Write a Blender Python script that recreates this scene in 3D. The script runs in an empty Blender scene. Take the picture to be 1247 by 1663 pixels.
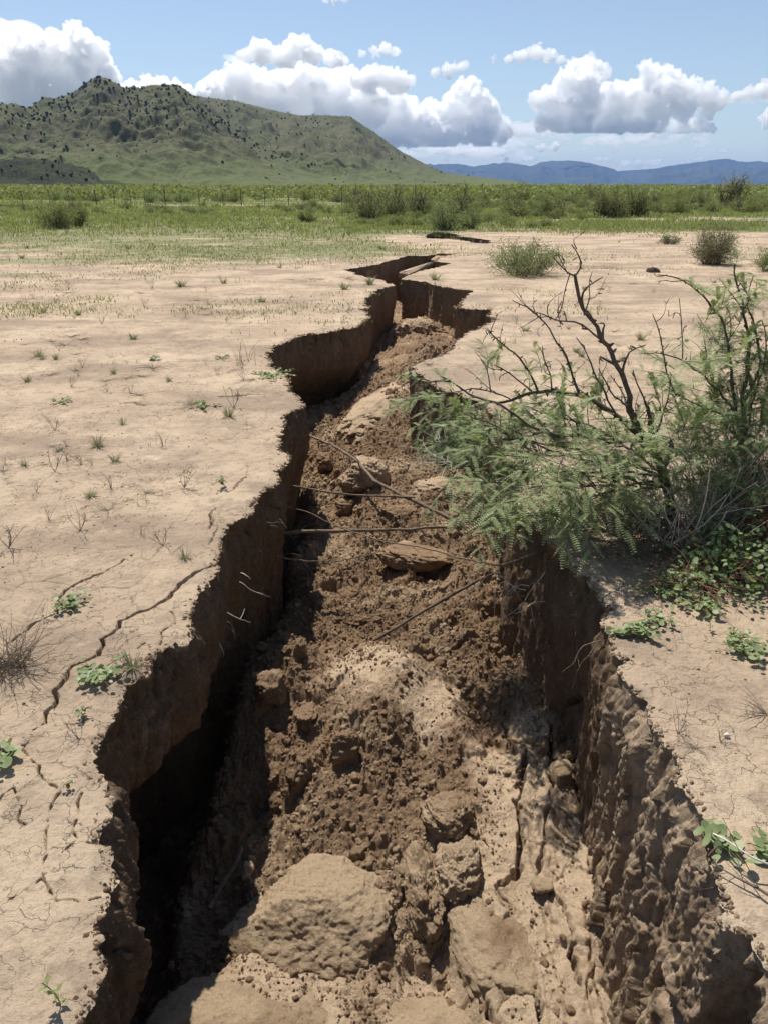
import bpy, math, random, numpy as np
from mathutils import Vector
R = math.radians
S = bpy.context.scene
# ------------------------------------------------------------ camera, world, sun, exposure
F = 1200.8; PITCH = R(23.8); CH = 1.6; SP, CP = math.sin(PITCH), math.cos(PITCH)
cam = bpy.data.cameras.new('camera'); co = bpy.data.objects.new('camera', cam); S.collection.objects.link(co)
co.location = (0, 0, CH); co.rotation_euler = (math.pi/2 - PITCH, 0, 0)
cam.sensor_fit = 'VERTICAL'; cam.sensor_height = 36; cam.lens = F/1663*36; cam.clip_start = .02; cam.clip_end = 120000
S.camera = co
SUN_EL, SUN_AZ = R(61), R(-27)          # azimuth measured from +Y towards +X
W = bpy.data.worlds.new('World'); S.world = W; W.use_nodes = True
nt = W.node_tree; nt.nodes.clear()
sky = nt.nodes.new('ShaderNodeTexSky'); sky.sky_type = 'NISHITA'; sky.sun_disc = False
sky.sun_elevation = SUN_EL; sky.sun_rotation = SUN_AZ; sky.altitude = 0; sky.air_density = 1.0; sky.dust_density = .2; sky.ozone_density = 4
bg = nt.nodes.new('ShaderNodeBackground'); bg.inputs[1].default_value = .085
wo = nt.nodes.new('ShaderNodeOutputWorld'); hs = nt.nodes.new('ShaderNodeHueSaturation'); hs.inputs['Saturation'].default_value = .82; hs.inputs['Value'].default_value = 1.08; nt.links.new(sky.outputs[0], hs.inputs['Color']); nt.links.new(hs.outputs[0], bg.inputs[0]); nt.links.new(bg.outputs[0], wo.inputs[0])
sl = bpy.data.lights.new('sun', 'SUN'); sl.energy = 5.0; sl.angle = R(.53); sl.color = (1, .95, .87)
so = bpy.data.objects.new('sun', sl); S.collection.objects.link(so)
SUNV = Vector((math.sin(SUN_AZ)*math.cos(SUN_EL), math.cos(SUN_AZ)*math.cos(SUN_EL), math.sin(SUN_EL)))
so.rotation_euler = SUNV.to_track_quat('Z', 'Y').to_euler()
S.view_settings.view_transform = 'Standard'; S.view_settings.look = 'None'
S.view_settings.exposure = .33; S.view_settings.gamma = 1
S.cycles.max_bounces = 128; S.cycles.diffuse_bounces = 2; S.cycles.transmission_bounces = 8; S.cycles.volume_bounces = 120
try: S.cycles.use_denoising = True
except Exception: pass

# ------------------------------------------------------------ helpers
def ray(px, py):
    px = np.asarray(px, float); py = np.asarray(py, float); v = (py-831.5)/F
    return np.stack([(px-623.5)/F, CP - v*SP, -(SP + v*CP)], -1)
def G(px, py, z=0.):                      # photo point -> point at height z
    d = ray(px, py); t = (z-CH)/d[..., 2]; return d*np.expand_dims(t, -1) + np.array([0, 0, CH])
def PY(px, py, Y):                        # photo point -> point at distance Y
    d = ray(px, py); t = Y/d[..., 1]; return d*np.expand_dims(t, -1) + np.array([0, 0, CH])
def h3(ix, iy, iz, seed):
    n = (ix.astype(np.int64)*374761393 + iy.astype(np.int64)*668265263 + iz.astype(np.int64)*2147483647 + seed*1274126177) & 0xffffffff
    n = ((n ^ (n >> 13))*1274126177) & 0xffffffff; n = n ^ (n >> 16)
    return n.astype(np.float64)/4294967295.
def vnoise(x, y, z=None, seed=0):         # smooth value noise -1..1
    x = np.asarray(x, float); y = np.broadcast_to(np.asarray(y, float), x.shape)
    ix = np.floor(x); iy = np.floor(y); fx = x-ix; fy = y-iy; fx = fx*fx*fx*(fx*(fx*6-15)+10); fy = fy*fy*fy*(fy*(fy*6-15)+10)
    if z is None:
        zz = np.zeros_like(ix); a = h3(ix, iy, zz, seed); b = h3(ix+1, iy, zz, seed); c = h3(ix, iy+1, zz, seed); d = h3(ix+1, iy+1, zz, seed)
        return 2*((a*(1-fx)+b*fx)*(1-fy)+(c*(1-fx)+d*fx)*fy)-1
    z = np.broadcast_to(np.asarray(z, float), x.shape); iz = np.floor(z); fz = z-iz; fz = fz*fz*(3-2*fz); r = 0
    for k, w in ((0, 1-fz), (1, fz)):
        a = h3(ix, iy, iz+k, seed); b = h3(ix+1, iy, iz+k, seed); c = h3(ix, iy+1, iz+k, seed); d = h3(ix+1, iy+1, iz+k, seed)
        r = r + w*((a*(1-fx)+b*fx)*(1-fy)+(c*(1-fx)+d*fx)*fy)
    return 2*r-1
def fbm(x, y, z=None, oct=4, seed=0, gain=.5, lac=2.03, ridge=False):
    r = 0; a = 1; s = 0; x = np.asarray(x, float); y = np.asarray(y, float)
    for o in range(oct):
        n = vnoise(x*lac**o + 7.3*o, y*lac**o + 3.1*o, None if z is None else np.asarray(z)*lac**o, seed+o*17)
        if ridge: n = 1-2*np.abs(n)
        r = r + a*n; s += a; a *= gain
    return r/s
def worley(x, y, seed=0):
    ix = np.floor(x); iy = np.floor(y); f1 = np.full(x.shape, 9.); f2 = f1.copy(); idv = np.zeros(x.shape); zz = np.zeros_like(ix)
    for dx in (-1, 0, 1):
        for dy in (-1, 0, 1):
            cx = ix+dx; cy = iy+dy; qx = cx+h3(cx, cy, zz, seed); qy = cy+h3(cx, cy, zz+1, seed)
            d = np.hypot(qx-x, qy-y); m = d < f1
            f2 = np.where(m, f1, np.minimum(f2, d)); idv = np.where(m, h3(cx, cy, zz+2, seed), idv); f1 = np.where(m, d, f1)
    return f1, f2, idv
def sstep(a, b, x): t = np.clip((x-a)/(b-a), 0, 1); return t*t*(3-2*t)
def crumble(x, y, size, seed, fill=.8):   # rounded soil lumps as a height, unit = size
    f1, f2, i = worley(x/size + .25*fbm(x/size*2.1, y/size*2.1, oct=2, seed=seed+5), y/size + .25*fbm(x/size*2.3, y/size*1.9, oct=2, seed=seed+6), seed)
    k = .55+.45*fbm(x/size*3.1, y/size*3.1, oct=3, seed=seed+11, gain=.65)
    return size*np.clip(1-(f1/.66)**2, 0, 1)**.6*np.where(i < fill, .2+.8*(i/fill)**1.5, 0)*.62*(.5+k)

def mesh_np(name, verts, faces, mat=None, smooth=True, parent=None, mats=None, fmat=None, link=True):
    me = bpy.data.meshes.new(name); verts = np.asarray(verts, np.float32)
    if isinstance(faces, np.ndarray): faces = [faces]
    faces = [f for f in faces if len(f)]
    loops = np.concatenate([f.reshape(-1) for f in faces]).astype(np.int32)
    tot = np.concatenate([np.full(len(f), f.shape[1], np.int32) for f in faces])
    me.vertices.add(len(verts)); me.vertices.foreach_set('co', verts.reshape(-1))
    me.loops.add(len(loops)); me.loops.foreach_set('vertex_index', loops)
    me.polygons.add(len(tot)); me.polygons.foreach_set('loop_start', np.concatenate([[0], np.cumsum(tot)[:-1]]).astype(np.int32))
    me.polygons.foreach_set('loop_total', tot)
    me.polygons.foreach_set('use_smooth', np.full(len(tot), smooth))
    for m in (mats or [mat]): me.materials.append(m)
    if fmat is not None: me.polygons.foreach_set('material_index', fmat.astype(np.int32))
    me.update(calc_edges=True)
    o = bpy.data.objects.new(name, me)
    if link: S.collection.objects.link(o)
    if parent: o.parent = parent
    return o
def grid_faces(nr, nc, wrap=False):
    i = np.arange(nr-1)[:, None]; j = np.arange(nc if wrap else nc-1)[None, :]; j2 = (j+1) % nc
    a = i*nc+j; b = i*nc+j2; c = (i+1)*nc+j2; d = (i+1)*nc+j
    return np.stack([a, b, c, d], -1).reshape(-1, 4)
class MB:
    def __init__(s): s.v = []; s.q = []; s.t = []; s.n = 0
    def add(s, v, q=None, t=None):
        v = np.asarray(v, float)
        if q is not None and len(q): s.q.append(np.asarray(q)+s.n)
        if t is not None and len(t): s.t.append(np.asarray(t)+s.n)
        s.v.append(v); s.n += len(v)
    def tube(s, pts, rad, k=5):
        pts = np.asarray(pts, float); n = len(pts); rad = np.broadcast_to(np.asarray(rad, float), (n,))
        tg = np.gradient(pts, axis=0); tg /= np.linalg.norm(tg, axis=1, keepdims=True)+1e-9
        up = np.array([0, 0, 1.]) if abs(tg[0, 2]) < .8 else np.array([1., 0, 0])
        a = np.cross(tg, up); a /= np.linalg.norm(a, axis=1, keepdims=True)+1e-9; b = np.cross(tg, a)
        ang = np.arange(k)/k*2*np.pi
        ring = pts[:, None]+rad[:, None, None]*(a[:, None]*np.cos(ang)[None, :, None]+b[:, None]*np.sin(ang)[None, :, None])
        v = np.concatenate([ring.reshape(-1, 3), pts[-1:]+tg[-1:]*rad[-1]]); q = grid_faces(n, k, True)
        t = np.array([[(n-1)*k+j, (n-1)*k+(j+1) % k, n*k] for j in range(k)]); s.add(v, q, t)
    def build(s, name, mat, parent=None, smooth=True, link=True):
        return mesh_np(name, np.concatenate(s.v), [np.concatenate(x) for x in (s.q, s.t) if x], mat, smooth, parent, link=link)
def tag(o, label=None, cat=None, group=None, kind=None):
    if label: o['label'] = label
    if cat: o['category'] = cat
    if group: o['group'] = group
    if kind: o['kind'] = kind
    return o
def empty(name, loc, rz=0):
    o = bpy.data.objects.new(name, None); S.collection.objects.link(o); o.location = loc; o.rotation_euler = (0, 0, rz); o.empty_display_size = .1; return o
def copy_tree(o, loc, rz=0, sc=1, label=None, group=None):
    c = o.copy(); S.collection.objects.link(c); c.location = loc; c.rotation_euler = (0, 0, rz); c.scale = (sc,)*3 if np.isscalar(sc) else sc
    for ch in o.children:
        d = ch.copy(); S.collection.objects.link(d); d.parent = c
    if label: c['label'] = label
    if group: c['group'] = group
    return c
ICO = {}
def ico(sub):
    if sub not in ICO:
        import bmesh
        bm = bmesh.new(); bmesh.ops.create_icosphere(bm, subdivisions=sub, radius=1)
        ICO[sub] = (np.array([v.co[:] for v in bm.verts]), np.array([[v.index for v in f.verts] for f in bm.faces])); bm.free()
    return ICO[sub]

# ------------------------------------------------------------ materials
class Mat:
    def __init__(s, name, rough=.95, spec=.15):
        s.m = bpy.data.materials.new(name); s.m.use_nodes = True; s.t = s.m.node_tree; s.b = s.t.nodes['Principled BSDF']
        s.b.inputs['Roughness'].default_value = rough; s.b.inputs['Specular IOR Level'].default_value = spec
        s.pos = s.t.nodes.new('ShaderNodeNewGeometry').outputs['Position']
    def n(s, typ, **k):
        x = s.t.nodes.new(typ)
        for a, b in k.items(): setattr(x, a, b)
        return x
    def l(s, a, b): s.t.links.new(a, b)
    def noise(s, scale, detail=4, rough=.55, vec=None, dist=0):
        x = s.n('ShaderNodeTexNoise'); x.inputs['Scale'].default_value = scale; x.inputs['Detail'].default_value = detail
        x.inputs['Roughness'].default_value = rough; x.inputs['Distortion'].default_value = dist; s.l(vec or s.pos, x.inputs['Vector']); return x.outputs['Fac']
    def ramp(s, fac, a, b, lo=0., hi=1.):
        x = s.n('ShaderNodeMapRange'); x.inputs['From Min'].default_value = a; x.inputs['From Max'].default_value = b
        x.inputs['To Min'].default_value = lo; x.inputs['To Max'].default_value = hi; s.l(fac, x.inputs['Value']); return x.outputs[0]
    def mix(s, fac, a, b, mode='MIX'):
        x = s.n('ShaderNodeMix', data_type='RGBA', blend_type=mode)
        if isinstance(fac, (int, float)): x.inputs['Factor'].default_value = fac
        else: s.l(fac, x.inputs['Factor'])
        for v, i in ((a, 'A'), (b, 'B')):
            k = [q for q in x.inputs if q.identifier == i+'_Color'][0]
            if isinstance(v, tuple): k.default_value = (*v, 1)
            else: s.l(v, k)
        return [q for q in x.outputs if q.identifier == 'Result_Color'][0]
    def math(s, op, a, b=0.):
        x = s.n('ShaderNodeMath', operation=op)
        for i, v in enumerate((a, b)):
            if isinstance(v, (int, float)): x.inputs[i].default_value = v
            else: s.l(v, x.inputs[i])
        return x.outputs[0]
    def scalev(s, sc):
        x = s.n('ShaderNodeMapping'); x.inputs['Scale'].default_value = sc; s.l(s.pos, x.inputs['Vector']); return x.outputs[0]
    def bump(s, h, dist, strength=1, prev=None):
        x = s.n('ShaderNodeBump'); x.inputs['Distance'].default_value = dist; x.inputs['Strength'].default_value = strength
        s.l(h, x.inputs['Height'])
        if prev: s.l(prev, x.inputs['Normal'])
        return x.outputs[0]
    def fin(s, col=None, nrm=None):
        if col is not None:
            if isinstance(col, tuple): s.b.inputs['Base Color'].default_value = (*col, 1)
            else: s.l(col, s.b.inputs['Base Color'])
        if nrm: s.l(nrm, s.b.inputs['Normal'])
        return s.m
def attr(M, name):
    x = M.n('ShaderNodeAttribute'); x.attribute_name = name; return x.outputs['Fac']

def m_ground():
    M = Mat('pale_crusted_soil')
    c = M.mix(M.ramp(M.noise(1.1, 5), .38, .62), (.545, .422, .292), (.42, .315, .218))
    c = M.mix(M.ramp(M.noise(.9, 6, .62, M.scalev((.6, 1.3, 1))), .48, .60, 0, .8), c, (.29, .215, .155))
    c = M.mix(M.ramp(M.noise(6, 6, .65), .50, .64, 0, .6), c, (.28, .21, .15))
    c = M.mix(M.ramp(M.noise(14, 5, .7), .25, .45, .35, 0), c, (.53, .43, .31))
    c = M.mix(M.ramp(M.noise(110, 4, .75), .57, .70, 0, .6), c, (.26, .185, .13))
    c = M.mix(M.ramp(M.noise(260, 2, .6), .64, .74, 0, .5), c, (.68, .60, .48))
    # growing cover further out
    g = M.mix(M.ramp(M.noise(.35, 5), .35, .65), (.17, .195, .08), (.225, .235, .11))
    g = M.mix(M.ramp(M.noise(5, 5, .7), .45, .62, 0, .6), g, (.24, .21, .125))
    g = M.mix(M.ramp(M.noise(.02, 4), .4, .6, 0, .5), g, (.105, .14, .05))
    cov = attr(M, 'cover')
    patch = M.ramp(M.math('ADD', M.noise(1.3, 6, .68, M.scalev((.16, .42, 1))), M.math('MULTIPLY', M.math('SUBTRACT', cov, .5), .55)), .46, .56)
    c = M.mix(M.math('MULTIPLY', patch, .85), c, g)
    vo = M.n('ShaderNodeTexVoronoi', feature='DISTANCE_TO_EDGE'); vo.inputs['Scale'].default_value = 9
    dn = M.n('ShaderNodeTexNoise'); dn.inputs['Scale'].default_value = 9; dn.inputs['Detail'].default_value = 4; M.l(M.pos, dn.inputs['Vector'])
    ad = M.n('ShaderNodeMix', data_type='VECTOR'); ad.inputs['Factor'].default_value = .22
    M.l(M.pos, ad.inputs[4]); M.l(dn.outputs['Color'], ad.inputs[5]); M.l(ad.outputs[1], vo.inputs['Vector'])
    on = M.ramp(M.noise(1.6, 5, .7), .44, .56)
    c = M.mix(M.ramp(M.noise(24, 7, .8), .52, .62, 0, .45), c, (.30, .225, .16)); c = M.mix(M.ramp(M.noise(3.2, 6, .7), .40, .30, 0, .6), c, (.62, .495, .35))
    cr = M.math('MULTIPLY', M.ramp(vo.outputs['Distance'], 0, .014, 1, 0), on)
    c = M.mix(M.math('MULTIPLY', cr, .55), c, (.22, .155, .105))
    n = M.bump(M.noise(55, 8, .75), .018, .85); n = M.bump(M.noise(9, 6, .7), .012, .6, n)
    n = M.bump(cr, .008, 1, n); n.node.invert = True
    return M.fin(c, n)
def m_subsoil(name, dry=.5, ribs=False, att=False, c1=(.36, .238, .142), c2=(.255, .163, .096)):
    M = Mat(name)
    c = M.mix(M.ramp(M.noise(2.2, 5), .38, .62), c1, c2)
    if dry: c = M.mix(M.ramp(M.noise(1.7, 5, .6, None, .6), .60-.22*dry, .74-.2*dry), c, (.56, .415, .27))
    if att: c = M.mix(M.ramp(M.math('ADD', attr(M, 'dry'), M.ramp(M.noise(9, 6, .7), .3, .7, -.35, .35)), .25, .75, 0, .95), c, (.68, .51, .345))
    c = M.mix(M.ramp(M.noise(38, 5, .7), .52, .68, 0, .5), c, (.43, .31, .20))
    c = M.mix(M.ramp(M.noise(120, 4, .75), .60, .68, 0, .8), c, (.62, .52, .37))
    c = M.mix(M.ramp(M.noise(70, 5, .75), .57, .68, 0, .7), c, (.15, .105, .07))
    if ribs: c = M.mix(M.ramp(M.noise(22, 5, .6, M.scalev((1, 1, .2))), .45, .65, 0, .55), c, (.15, .10, .062))
    n = M.bump(M.noise(110, 8, .8), .012, 1) if not ribs else M.bump(M.noise(45, 9, .8, M.scalev((1, 1, .35))), .035, 1); n = M.bump(M.noise(30, 7, .75), .024, 1, n)
    return M.fin(c, n)
def m_plain(name, c1, c2, scale=8, rough=.85, spec=.2, trans=0, c3=None):
    M = Mat(name, rough, spec); c = M.mix(M.ramp(M.noise(scale, 4), .35, .65), c1, c2)
    if c3: c = M.mix(M.ramp(M.noise(scale*6, 2), .58, .66), c, c3)
    M.fin(c)
    if trans:
        t = M.n('ShaderNodeBsdfTranslucent'); M.l(M.mix(1, c, (1.5, 1.7, .8), 'MULTIPLY'), t.inputs['Color'])
        x = M.n('ShaderNodeMixShader'); x.inputs[0].default_value = trans; M.l(M.b.outputs[0], x.inputs[1]); M.l(t.outputs[0], x.inputs[2])
        M.l(x.outputs[0], M.t.nodes['Material Output'].inputs['Surface'])
    return M.m
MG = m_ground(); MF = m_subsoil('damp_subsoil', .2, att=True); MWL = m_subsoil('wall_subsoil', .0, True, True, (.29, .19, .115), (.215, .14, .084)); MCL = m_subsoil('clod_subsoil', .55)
MB_DRY = m_subsoil('dry_subsoil', 1.2)
M_TWIG = m_plain('dark_twig_bark', (.07, .052, .04), (.13, .10, .08), 30, c3=(.16, .13, .11))
M_DEAD = m_plain('weathered_dead_wood', (.20, .145, .10), (.12, .085, .06), 25, c3=(.34, .27, .2))
M_WHITE = m_plain('bleached_stalks', (.66, .60, .50), (.46, .41, .33), 20)
M_STRAW = m_plain('dry_straw', (.33, .25, .14), (.24, .18, .10), 20)
M_LEAF = m_plain('mesquite_leaf', (.19, .235, .105), (.27, .31, .155), 9, .7, .3, .22, (.36, .38, .19))
M_LEAF2 = m_plain('olive_leaf', (.19, .205, .085), (.25, .26, .12), 3, .75, .25, .25)
M_LEAF3 = m_plain('yellow_green_leaf', (.27, .28, .12), (.21, .225, .095), 2, .75, .25, .25)
M_LEAF4 = m_plain('grey_green_leaf', (.19, .195, .115), (.14, .15, .085), 5, .8, .2, .25)
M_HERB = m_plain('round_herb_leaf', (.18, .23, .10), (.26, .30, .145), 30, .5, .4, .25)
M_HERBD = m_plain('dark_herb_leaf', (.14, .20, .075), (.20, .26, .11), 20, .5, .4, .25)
M_RED = m_plain('reddish_stem', (.20, .06, .05), (.26, .11, .08), 20)
M_WEED = m_plain('dried_weed', (.13, .10, .07), (.21, .165, .11), 12)
M_POST = m_plain('steel_post_paint', (.05, .045, .04), (.08, .07, .06), 10)
M_STONE = m_plain('grey_stone', (.28, .26, .24), (.18, .17, .16), 60)
M_WSTONE = m_plain('white_stone', (.7, .67, .6), (.5, .46, .4), 60)
M_JUN = m_plain('juniper_leaf', (.05, .064, .036), (.075, .092, .048), .5)

# ------------------------------------------------------------ fissure outline (traced, then roughened)
LEFT = [(60, 2600), (95, 2150), (110, 1850), (130, 1720), (135, 1662), (145, 1635), (165, 1590), (160, 1560), (167, 1520), (150, 1500), (172, 1485), (172, 1460), (192, 1427), (185, 1405), (182, 1382), (165, 1360), (190, 1320), (192, 1297), (175, 1275), (157, 1240), (160, 1210), (175, 1170), (195, 1140), (207, 1110), (240, 1092), (250, 1070), (272, 1047), (300, 1042), (316, 1032), (315, 1015), (317, 972), (340, 950), (352, 935), (356, 900), (362, 875), (375, 850), (400, 838), (415, 830), (425, 795), (457, 780), (457, 765), (475, 735), (457, 727), (460, 695), (465, 672), (500, 659), (478, 635), (470, 612), (442, 590), (435, 573), (460, 557), (495, 543), (545, 537), (588, 531), (601, 514), (598, 505), (583, 502), (601, 497), (593, 490), (596, 483), (607, 474), (622, 467), (644, 463),
        (641, 460.5), (631, 459), (619, 454), (598, 450), (578, 445), (559, 437), (600, 431), (619, 427), (636, 422.5), (665, 415), (696, 415), (713, 411), (741, 411), (713, 418), (706, 423), (733, 426), (708, 433), (694, 436), (684, 439), (655, 450)]
RIGHT = [(652, 453), (684, 457), (713, 465), (767, 472), (749, 485), (747, 495), (736, 500), (795, 504), (791, 514), (802, 519), (790, 526), (780, 532), (749, 542), (733, 555), (728, 568), (709, 579), (683, 587), (667, 603), (682, 607), (682, 616), (708, 628), (732, 638), (761, 646), (780, 654), (797, 668), (806, 700), (822, 745), (832, 780), (832, 814), (842, 833), (864, 843), (877, 859), (893, 881), (909, 886), (906, 897), (921, 904), (922, 920), (929, 929), (956, 936), (957, 948), (970, 961), (985, 979), (972, 997), (974, 1016), (992, 1026), (997, 1057), (1017, 1070), (1005, 1091), (1008, 1104), (1023, 1117), (1046, 1140), (1049, 1169), (1065, 1189), (1072, 1208), (1093, 1228), (1098, 1241), (1085, 1261), (1108, 1280), (1121, 1303), (1143, 1332), (1148, 1359), (1151, 1394), (1162, 1435), (1170, 1444), (1167, 1482), (1177, 1503), (1204, 1506), (1221, 1518), (1224, 1535), (1245, 1569), (1290, 1650), (1330, 1780), (1420, 2050), (1650, 2600)]
FAR = [(691, 382), (706, 376), (728, 378), (756, 384), (793, 389), (796, 394), (788, 395), (768, 394), (744, 388), (720, 386.5), (694, 386)]
def jag(px, amp, seed, closed=True):
    P = G(*np.array(px, float).T)[:, :2]; out = []
    n = len(P)
    for i in range(n):
        a = P[i]; b = P[(i+1) % n]; L = np.hypot(*(b-a)); dist = np.hypot(*((a+b)/2)) + 1.2
        m = max(1, int(L/(.0026*dist))); out.append(a+(b-a)*(np.arange(m)/m)[:, None])
    Q = np.concatenate(out); s = np.concatenate([[0], np.cumsum(np.hypot(*np.diff(Q, axis=0).T))])
    T = np.roll(Q, -3, 0)-np.roll(Q, 3, 0); T /= np.linalg.norm(T, axis=1, keepdims=True)+1e-9; N = np.stack([-T[:, 1], T[:, 0]], 1)
    d = np.clip(np.hypot(Q[:, 0], Q[:, 1])/3, .8, 3)
    o = amp*d*(1.1*fbm(s*6, s*0+1, oct=2, seed=seed)+.85*fbm(s*22, s*0+2, oct=3, seed=seed+1, gain=.65)+.5*fbm(s*70, s*0+2, oct=2, seed=seed+4))
    o += amp*1.3*d*np.maximum(0, vnoise(s*33, s*0, seed=seed+2)-.45)+amp*.75*d*fbm(s*38, s*0+5, oct=3, seed=seed+6, ridge=True, gain=.7)
    return Q+N*o[:, None], s
poly, ps = jag(LEFT+RIGHT, .015, 3)
poly2, ps2 = jag(FAR, .02, 9)
def area(P): return .5*np.sum(P[:, 0]*np.roll(P[:, 1], -1)-np.roll(P[:, 0], -1)*P[:, 1])

def inside(x, y, m=.05):
    r = False
    for pl in (poly, poly2):
        A = pl; B = np.roll(pl, -1, 0); r |= ((A[:, 1] > y) != (B[:, 1] > y)) [((x < (B[:, 0]-A[:, 0])*(y-A[:, 1])/(B[:, 1]-A[:, 1]+1e-12)+A[:, 0]))].sum() % 2 == 1
        r |= np.hypot(A[:, 0]-x, A[:, 1]-y).min() < m
    return r
# main soil cracks: (points, half width in metres, depth)
CR = [([(362, 905), (355, 909), (325, 925), (295, 945), (285, 957), (272, 972), (250, 987), (230, 992), (197, 1010), (195, 1020), (167, 1040), (170, 1052), (152, 1070), (120, 1082), (102, 1105), (92, 1122), (95, 1137), (75, 1155), (75, 1172), (58, 1184)], .0088, .25),
      ([(205, 905), (175, 925), (145, 937), (120, 950), (95, 970), (96, 995), (60, 1010), (35, 1030), (10, 1050)], .006, .10),
      ([(275, 990), (282, 997), (285, 1012), (262, 1025), (265, 1037), (258, 1046)], .005, .04), ([(218, 1018), (242, 1040), (222, 1053)], .0021, .05),
      ([(77, 1350), (70, 1372), (72, 1390), (70, 1420), (82, 1440), (90, 1457), (130, 1462), (168, 1455)], .0021, .05),
      ([(138, 1285), (130, 1300), (127, 1315), (120, 1350), (127, 1365), (165, 1363)], .0021, .05), ([(127, 1365), (107, 1380), (96, 1392)], .0021, .05),
      ([(70, 1420), (30, 1450), (18, 1460)], .0021, .05), ([(0, 1300), (20, 1280), (35, 1310), (30, 1328), (45, 1335)], .0021, .05),
      ([(402, 752), (400, 770), (375, 795), (362, 797)], .006, .03), ([(355, 817), (340, 835), (346, 846), (340, 857)], .008, .04), ([(352, 857), (347, 870), (340, 886)], .006, .03),
      ([(60, 1184), (40, 1215), (70, 1260), (95, 1290), (80, 1310), (77, 1350)], .0021, .05), ([(285, 957), (330, 968), (316, 975)], .0021, .05), ([(160, 1160), (120, 1175), (95, 1170)], .0021, .05),
      ([(196, 657), (215, 656), (238, 660)], .022, .10), ([(355, 646), (380, 645), (412, 642)], .020, .10), ([(165, 664), (190, 660)], .01, .03)]
CRW = []
for pts, w, dp in CR:
    P = G(*np.array(pts, float).T)[:, :2]; out = []
    for a, b in zip(P[:-1], P[1:]):
        m = max(1, int(np.hypot(*(b-a))/.02)); out.append(a+(b-a)*(np.arange(m)/m)[:, None])
    out.append(P[-1:]); Q = np.concatenate(out); k = np.arange(len(Q))
    Q = Q+.008*np.stack([vnoise(k*.9, k*0+1, seed=len(CRW)), vnoise(k*.9, k*0+2, seed=len(CRW))], 1)
    ww = w*(.75+.35*vnoise(k*.5, k*0+3, seed=5))*np.clip(np.minimum(k+1, len(k)-k)/4, .25, 1); CRW.append((Q, ww, dp))
def seg_dist(px, py, A, B, wa=None, wb=None):
    d = B-A; L = (d**2).sum(1)+1e-12
    t = np.clip(((px[:, None]-A[None, :, 0])*d[:, 0]+(py[:, None]-A[None, :, 1])*d[:, 1])/L, 0, 1)
    qx = A[:, 0]+t*d[:, 0]; qy = A[:, 1]+t*d[:, 1]; D = np.hypot(px[:, None]-qx, py[:, None]-qy)
    if wa is not None: D = D-(wa+t*(wb-wa))
    j = D.argmin(1); r = np.arange(len(px)); return D[r, j], qx[r, j], qy[r, j]

def relief(x, y):                        # the plain: gentle swells and a rough crust
    r = np.hypot(x, y)
    far = sstep(30, 200, r)
    return .02*fbm(x/2.2, y/2.2, oct=3, seed=40)*sstep(1, 4, r)*(1-far) + .25*far*fbm(x/90, y/90, oct=3, seed=41) + .007*fbm(x*3, y*3, oct=3, seed=42) + .0035*fbm(x*16, y*16, oct=3, seed=43)
def macro(x, y): return fbm(x/15+3, y/7, oct=4, seed=500, gain=.55)*(1-.6*sstep(120, 300, y))
def cover(x, y):                         # how much low green growth the soil carries
    c = sstep(np.where(x < 1.5, 14, 20), np.where(x < 1.5, 29, 32), y+4*fbm(x/6, y/6, oct=3, seed=61))*.62
    c = c+.22*sstep(36, 60, y)+.2*sstep(90, 200, y) - .55*np.exp(-((x-9)/8.)**2)*sstep(34, 24, y)
    c = c - .35*np.exp(-((y-41)/3.)**2)*sstep(2, -4, x)
    return np.clip(c+.24*sstep(4, 14, y)*sstep(1.5, -.5, x)+.55*macro(x, y)*sstep(10, 22, y), 0, 1)

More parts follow.
